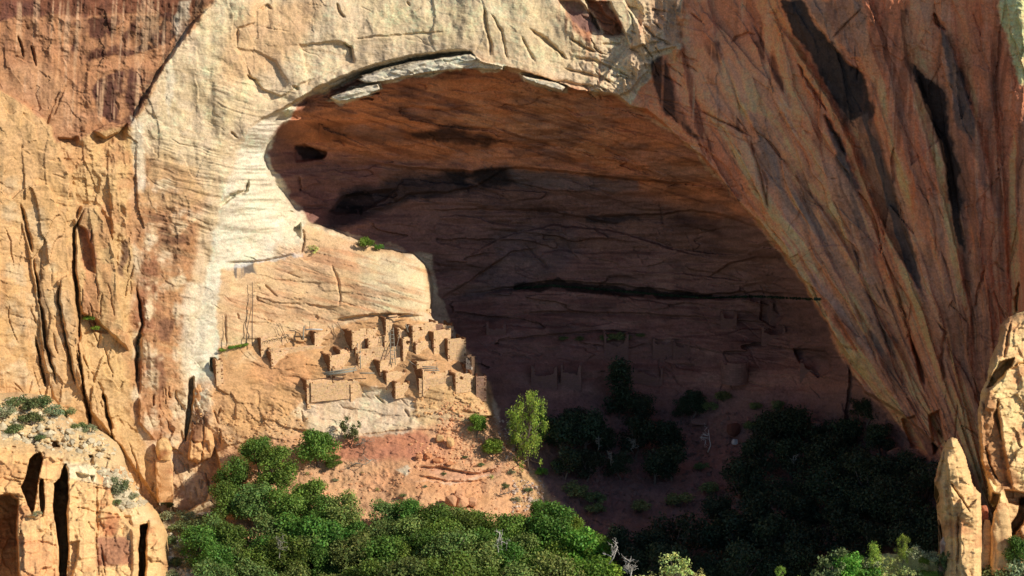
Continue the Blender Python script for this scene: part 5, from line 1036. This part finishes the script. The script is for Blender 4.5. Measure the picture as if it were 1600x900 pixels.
# shade: dark thickets
GS = 'dark trees in the shade of the alcove'
tree(DARKTALL[0],968,652,88,'tall dark bushy tree in front of the shaded back wall','shade_tree','tree',1.05,group=GS)
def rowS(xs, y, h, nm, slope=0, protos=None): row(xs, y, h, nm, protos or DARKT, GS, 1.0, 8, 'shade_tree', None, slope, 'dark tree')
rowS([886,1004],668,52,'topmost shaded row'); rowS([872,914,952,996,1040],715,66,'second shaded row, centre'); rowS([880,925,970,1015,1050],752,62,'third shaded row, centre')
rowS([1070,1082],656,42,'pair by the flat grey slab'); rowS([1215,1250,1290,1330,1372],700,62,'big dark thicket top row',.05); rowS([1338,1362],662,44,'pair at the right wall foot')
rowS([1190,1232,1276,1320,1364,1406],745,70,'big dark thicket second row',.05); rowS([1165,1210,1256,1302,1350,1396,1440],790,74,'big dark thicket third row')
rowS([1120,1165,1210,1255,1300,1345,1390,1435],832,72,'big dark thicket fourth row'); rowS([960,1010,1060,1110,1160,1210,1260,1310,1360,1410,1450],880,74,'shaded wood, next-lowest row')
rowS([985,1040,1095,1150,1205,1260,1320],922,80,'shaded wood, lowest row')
for i,(x,y,h) in enumerate([(900,775,26),(930,785,22),(1000,800,24),(1060,790,26),(1110,770,20),(1140,815,22),(1175,672,18),(1110,640,16),(1130,626,18),(1215,640,16),(1180,640,14),(930,802,20),(880,735,26),(1095,735,16)]):
    tree(random.choice(BUSH),x,y,h,'dull shrub on the shaded floor, %s from the left' % ORD[sorted([900,930,1000,1060,1110,1140,1175,1110.5,1130,1215,1180,930.5,880,1095]).index([900,930,1000,1060,1110,1140,1175,1110.5,1130,1215,1180,930.5,880,1095][i])],'shade_shrub','bush',1.3,group='shrubs on the shaded floor')
for i,(x,y,h) in enumerate([(948,531,12),(962,530,14),(976,531,10),(1000,526,8),(905,532,8),(880,531,8)]): tree(BUSH[0],x,y,h,ORD[[3,4,5,2,1,0].index([3,4,5,2,1,0][i])] + ' dark plant on the lower shaded ledge, counted from the left','ledge_plant','plant',1.6,group='plants on the lower shaded ledge')
# the growth in the dark seam across the alcove reads as one mass
V_, F_, C_ = [], [], []; rngm = np.random.RandomState(5); lob = []
for x in np.arange(805, 1285, 5): 
    y = np.interp(x, [800,860,940,1030,1100,1180,1290], [452,446,452,460,466,463,468]); lob.append((x, y, random.uniform(.14, .36)))
Vl = []; Fl = []; Cl = []
for (x, y, r) in lob:
    c = P(x, y, Dat(x, y) - .15); v, f, cc = leaves([(c[0], c[1], c[2], r, r * .6)], 60, .16, rngm); Fl.append(f + 4 * 60 * len(Vl)); Vl.append(v); Cl.append(cc)
tag(obj('ledge_growth', mesh_from('ledge_growth', np.vstack(Vl), np.vstack(Fl), M_SHADELEAF, np.vstack(Cl))), 'low dark growth filling the long seam across the shaded back wall', 'ground cover', kind='stuff')
# lit growth at the bottom edge
GL = 'sunlit treetops along the bottom edge'
for i,(pr,x,y,h,w,l) in enumerate([(SPAR[0],1058,925,58,1.1,'pale yellow leafy tree at the bottom edge left of centre of the shaded wood'),(SPAR[1],1092,925,34,.9,'small pale tree right of the pale yellow one'),(SPAR[1],1036,928,34,1,'pale leafy tip right of the bleached tangle'),(SPAR[0],1000,935,40,1.3,'pale green treetop under the bleached tangle'),
    (ASP[0],1217,925,40,.7,'single narrow lit tip at the bottom edge'),(ASP[1],1248,925,26,.6,'tiny lit tip right of the single narrow one'),(GSP[0],1296,930,66,1.1,'grey-green lit tree, leftmost of the lower right group'),(OAKB[0],1326,925,66,.9,'bright round lit tree of the lower right group'),(ASP[1],1366,905,56,.8,'slim lit tree rising at the right of the round one'),
    (OAKB[1],1350,940,60,1,'low lit bush in front of the slim tree'),(ASP[0],1410,880,44,.8,'small bright pointed tree standing alone before the dark wood'),(GSP[0],1476,910,56,.7,'greyish thin tree before the pale knobby block'),(OAKB[0],1446,925,38,1.2,'low bright bush left of the greyish thin tree'),
    (OAKS[0],1590,885,54,.9,'dark green bush at the right edge below the low arch'),(SAGE[0],1578,905,46,1.0,'blue-green round bush at the right edge'),(BUSH[1],1556,915,40,1.2,'dull bush below the sunlit rib'),(SAGE[1],1600,920,46,1.2,'pale sage bush in the lower right corner'),(SPAR[0],1500,930,34,1.3,'yellowish brush below the slender pinnacle'),(SPAR[1],1530,932,34,1.3,'yellowish brush right of that below the slender pinnacle'),(SPAR[0],1400,925,40,1.3,'yellow brush in the lower right group below the pointed tree'),(SPAR[1],1425,920,36,1.3,'second yellow brush below the pointed tree')]):
    tree(pr,x,y,h,l,'treetop_bush' if 'tree' not in l else 'lit_tree','tree' if 'tree' in l or 'tip' in l else 'bush',w,-61 if x>1100 else -50,GL if i<3 else None)
for i in range(16):
    x = 1268 + i * 13.5; y = float(np.interp(x,[1255,1300,1370,1420,1480],[905,895,868,862,872])) + random.uniform(6, 22)
    tree(random.choice([SPAR[0], SPAR[1], SAGE[0], BUSH[1], OAKB[0]]), x, y, random.uniform(13, 22), ORD[i] + ' small shrub from the left on the lit bank before the dark wood', 'bank_shrub', 'bush', 1.3, -61, 'shrubs on the lit bank')
# the bank they grow on
bx = np.linspace(1255,1480,80); bt = np.linspace(0,1,14); BX, BT = np.meshgrid(bx, bt); topy = np.interp(BX,[1255,1300,1370,1420,1480],[905,895,868,862,872]); BY = topy + BT * 60 + 3 * fbm(BX/12,BT*5,3,seed=80); BD = -58 - BT * 5 + .5 * fbm(BX/9,BT*6,3,seed=81)
Vb = P(BX, BY, BD).reshape(-1,3); Fb = [(j*80+i,(j+1)*80+i,(j+1)*80+i+1,j*80+i+1) for j in range(13) for i in range(79)]
cb = np.ones((len(Vb),3)) * np.array(rgb(206,200,130)) * (1 + .25 * fbm(BX/5,BT*12,3,seed=82)).reshape(-1,1)
Vb2 = P(BX[0], topy[0] + 60, np.full(80, -46.0)); Vb = np.vstack([Vb, Vb2]); cb = np.vstack([cb, np.tile(cb[:1], (80,1))]); Fb += [(i, i+1, 14*80+i+1, 14*80+i) for i in range(79)]
tag(obj('grassy_bank', mesh_from('grassy_bank', Vb, Fb, M_GND, np.clip(cb,.02,.8), True)), kind='structure')
# ------------------------------------------------------------------ dead wood
def dead_tree(px, py, hpx, label, mat, seed, d=None, lean=0, n=9, flat=False, name='dead_tree'):
    rng = np.random.RandomState(seed); d = Dat(px, py) - .5 if d is None else d; p = P(px, py, d); s = PXM(d) * hpx; V = []; F = []; root = Vector((0,0,-.3)); tip = Vector((lean * s, 0, s))
    if flat: tip = Vector((s, -.2, .25 * s))
    limb(V, F, root, tip, .07 + s * .012, .03, rng, .18)
    for i in range(n):
        t = rng.uniform(.2, .95); a = root.lerp(tip, t); dr = Vector((rng.normal(), rng.normal() * .5, abs(rng.normal()) * .8 + .1)).normalized(); b = a + dr * s * rng.uniform(.25, .55); limb(V, F, a, b, .045 + s * .004, .02, rng, .3)
        for k in range(3): q = a.lerp(b, rng.uniform(.4, 1)); limb(V, F, q, q + Vector(rng.normal(size=3)) * s * .13, .025, .012, rng, .4)
    return tag(obj(name, mesh_from(name, V, F, mat, None, True), None, p), label, 'dead tree')
dead_tree(952,878,30,'bleached bare snag rising at the right end of the bright oaks',M_BONE,301,d=-36,lean=.3); dead_tree(984,903,30,'tangled white dead top left of the pale leafy tip',M_BONE,302,d=-40,n=16)
dead_tree(780,868,40,'white bare branches poking out of the sunlit thicket',M_BONE,303,d=Dat(780,868)-8,n=7); dead_tree(1106,704,34,'grey forked dead tree lying in the shade near the white stone',M_BONE,304,n=6); dead_tree(436,870,30,'grey bare twigs in the left of the thicket',M_WOOD,305,d=Dat(436,870)-8,n=8)
dead_tree(550,694,26,'dry grey brushwood lying at the end of the smooth patch',M_WOOD,306,flat=True,n=8); dead_tree(548,726,34,'fallen grey branch on the red slope below the smooth patch',M_WOOD,307,flat=True,n=7); dead_tree(778,772,20,'grey dead branch lying near the shadow edge',M_WOOD,308,flat=True,n=6); dead_tree(568,706,14,'short crooked stick on the red slope',M_DARKW,309,n=3)
for i,(x,y) in enumerate([(935,700),(990,705),(955,725),(1150,800),(1240,730)]): dead_tree(x,y,20,['first','second','third','fourth','fifth'][i]+' pale bare twig cluster in the shaded wood, counted roughly left to right',M_WOOD,310+i,d=Dat(x,y)-5,n=8)
# ------------------------------------------------------------------ loose stones
def rock_d(x, y):
    h = rock_hit(x, y); return h if h is not None else Dat(x, y)
def scatter(name, boxes, n, smin, smax, c, label, seed, jitter=.25, dfix=None, off=.0):
    rng = np.random.RandomState(seed); bm = bmesh.new(); bmesh.ops.create_icosphere(bm, subdivisions=1, radius=1); bv = np.array([v.co[:] for v in bm.verts]); bf = np.array([[v.index for v in f.verts] for f in bm.faces]); bm.free()
    VV = []; FF = []; CC = []; k = 0
    while k < n:
        pol = boxes[rng.randint(len(boxes))]; a = np.array(pol, float); x = rng.uniform(a[:,0].min(), a[:,0].max()); y = rng.uniform(a[:,1].min(), a[:,1].max())
        if not inside(pol, np.array([x]), np.array([y]))[0]: continue
        d = (Dat(x, y) if dfix is None else dfix(x, y)) - off; s = smin * (smax / smin) ** (rng.rand() ** 2.2)
        v = bv * (1 + jitter * rng.normal(size=bv.shape)) * s * np.array([rng.uniform(.7, 1.4), 1, rng.uniform(.5, .9)]); a_ = rng.rand() * 6.28; ca, sa = math.cos(a_), math.sin(a_); v = v @ np.array([[ca, sa, 0], [-sa, ca, 0], [0, 0, 1]])
        VV.append(v + P(x, y, d)); FF.append(bf + 12 * k); CC.append(np.tile(np.array(c) * rng.uniform(.7, 1.2), (12, 1))); k += 1
    return tag(obj(name, mesh_from(name, np.vstack(VV), np.vstack(FF), M_ROCK, np.clip(np.vstack(CC), .02, .85))), label, 'loose stones', kind='stuff')
scatter('loose_stones', [[(470,730),(640,740),(860,760),(900,820),(700,800),(480,770)],[(640,690),(800,690),(840,740),(640,735)],[(690,620),(770,640),(790,700),(680,680)]], 1500, .06, .34, rgb(216,160,118), 'small loose stones over the sunlit slope', 1)
scatter('loose_stones', [[(770,650),(800,650),(806,720),(790,722)],[(800,750),(850,750),(850,800),(800,800)]], 260, .1, .4, rgb(214,190,170), 'pale stones beside the bright young tree', 2)
scatter('loose_stones', [[(262,810),(330,800),(345,900),(262,900)]], 700, .1, .55, rgb(224,212,186), 'white rubble on the left slope', 3)
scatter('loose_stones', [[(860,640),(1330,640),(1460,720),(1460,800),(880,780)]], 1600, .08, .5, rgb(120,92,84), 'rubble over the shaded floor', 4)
scatter('loose_stones', [[(300,640),(480,640),(480,700),(350,700)],[(640,600),(760,600),(765,640),(650,650)]], 500, .06, .3, rgb(216,168,116), 'rubble below the ruins', 5)
scatter('loose_stones', [[(-10,625),(60,618),(110,650),(160,680),(190,712),(140,720),(70,700),(0,690)],[(150,735),(196,730),(230,790),(190,796)]], 1000, .08, .7, rgb(206,190,158), 'whitish rubble on the lower left outcrop', 6, dfix=rock_d)
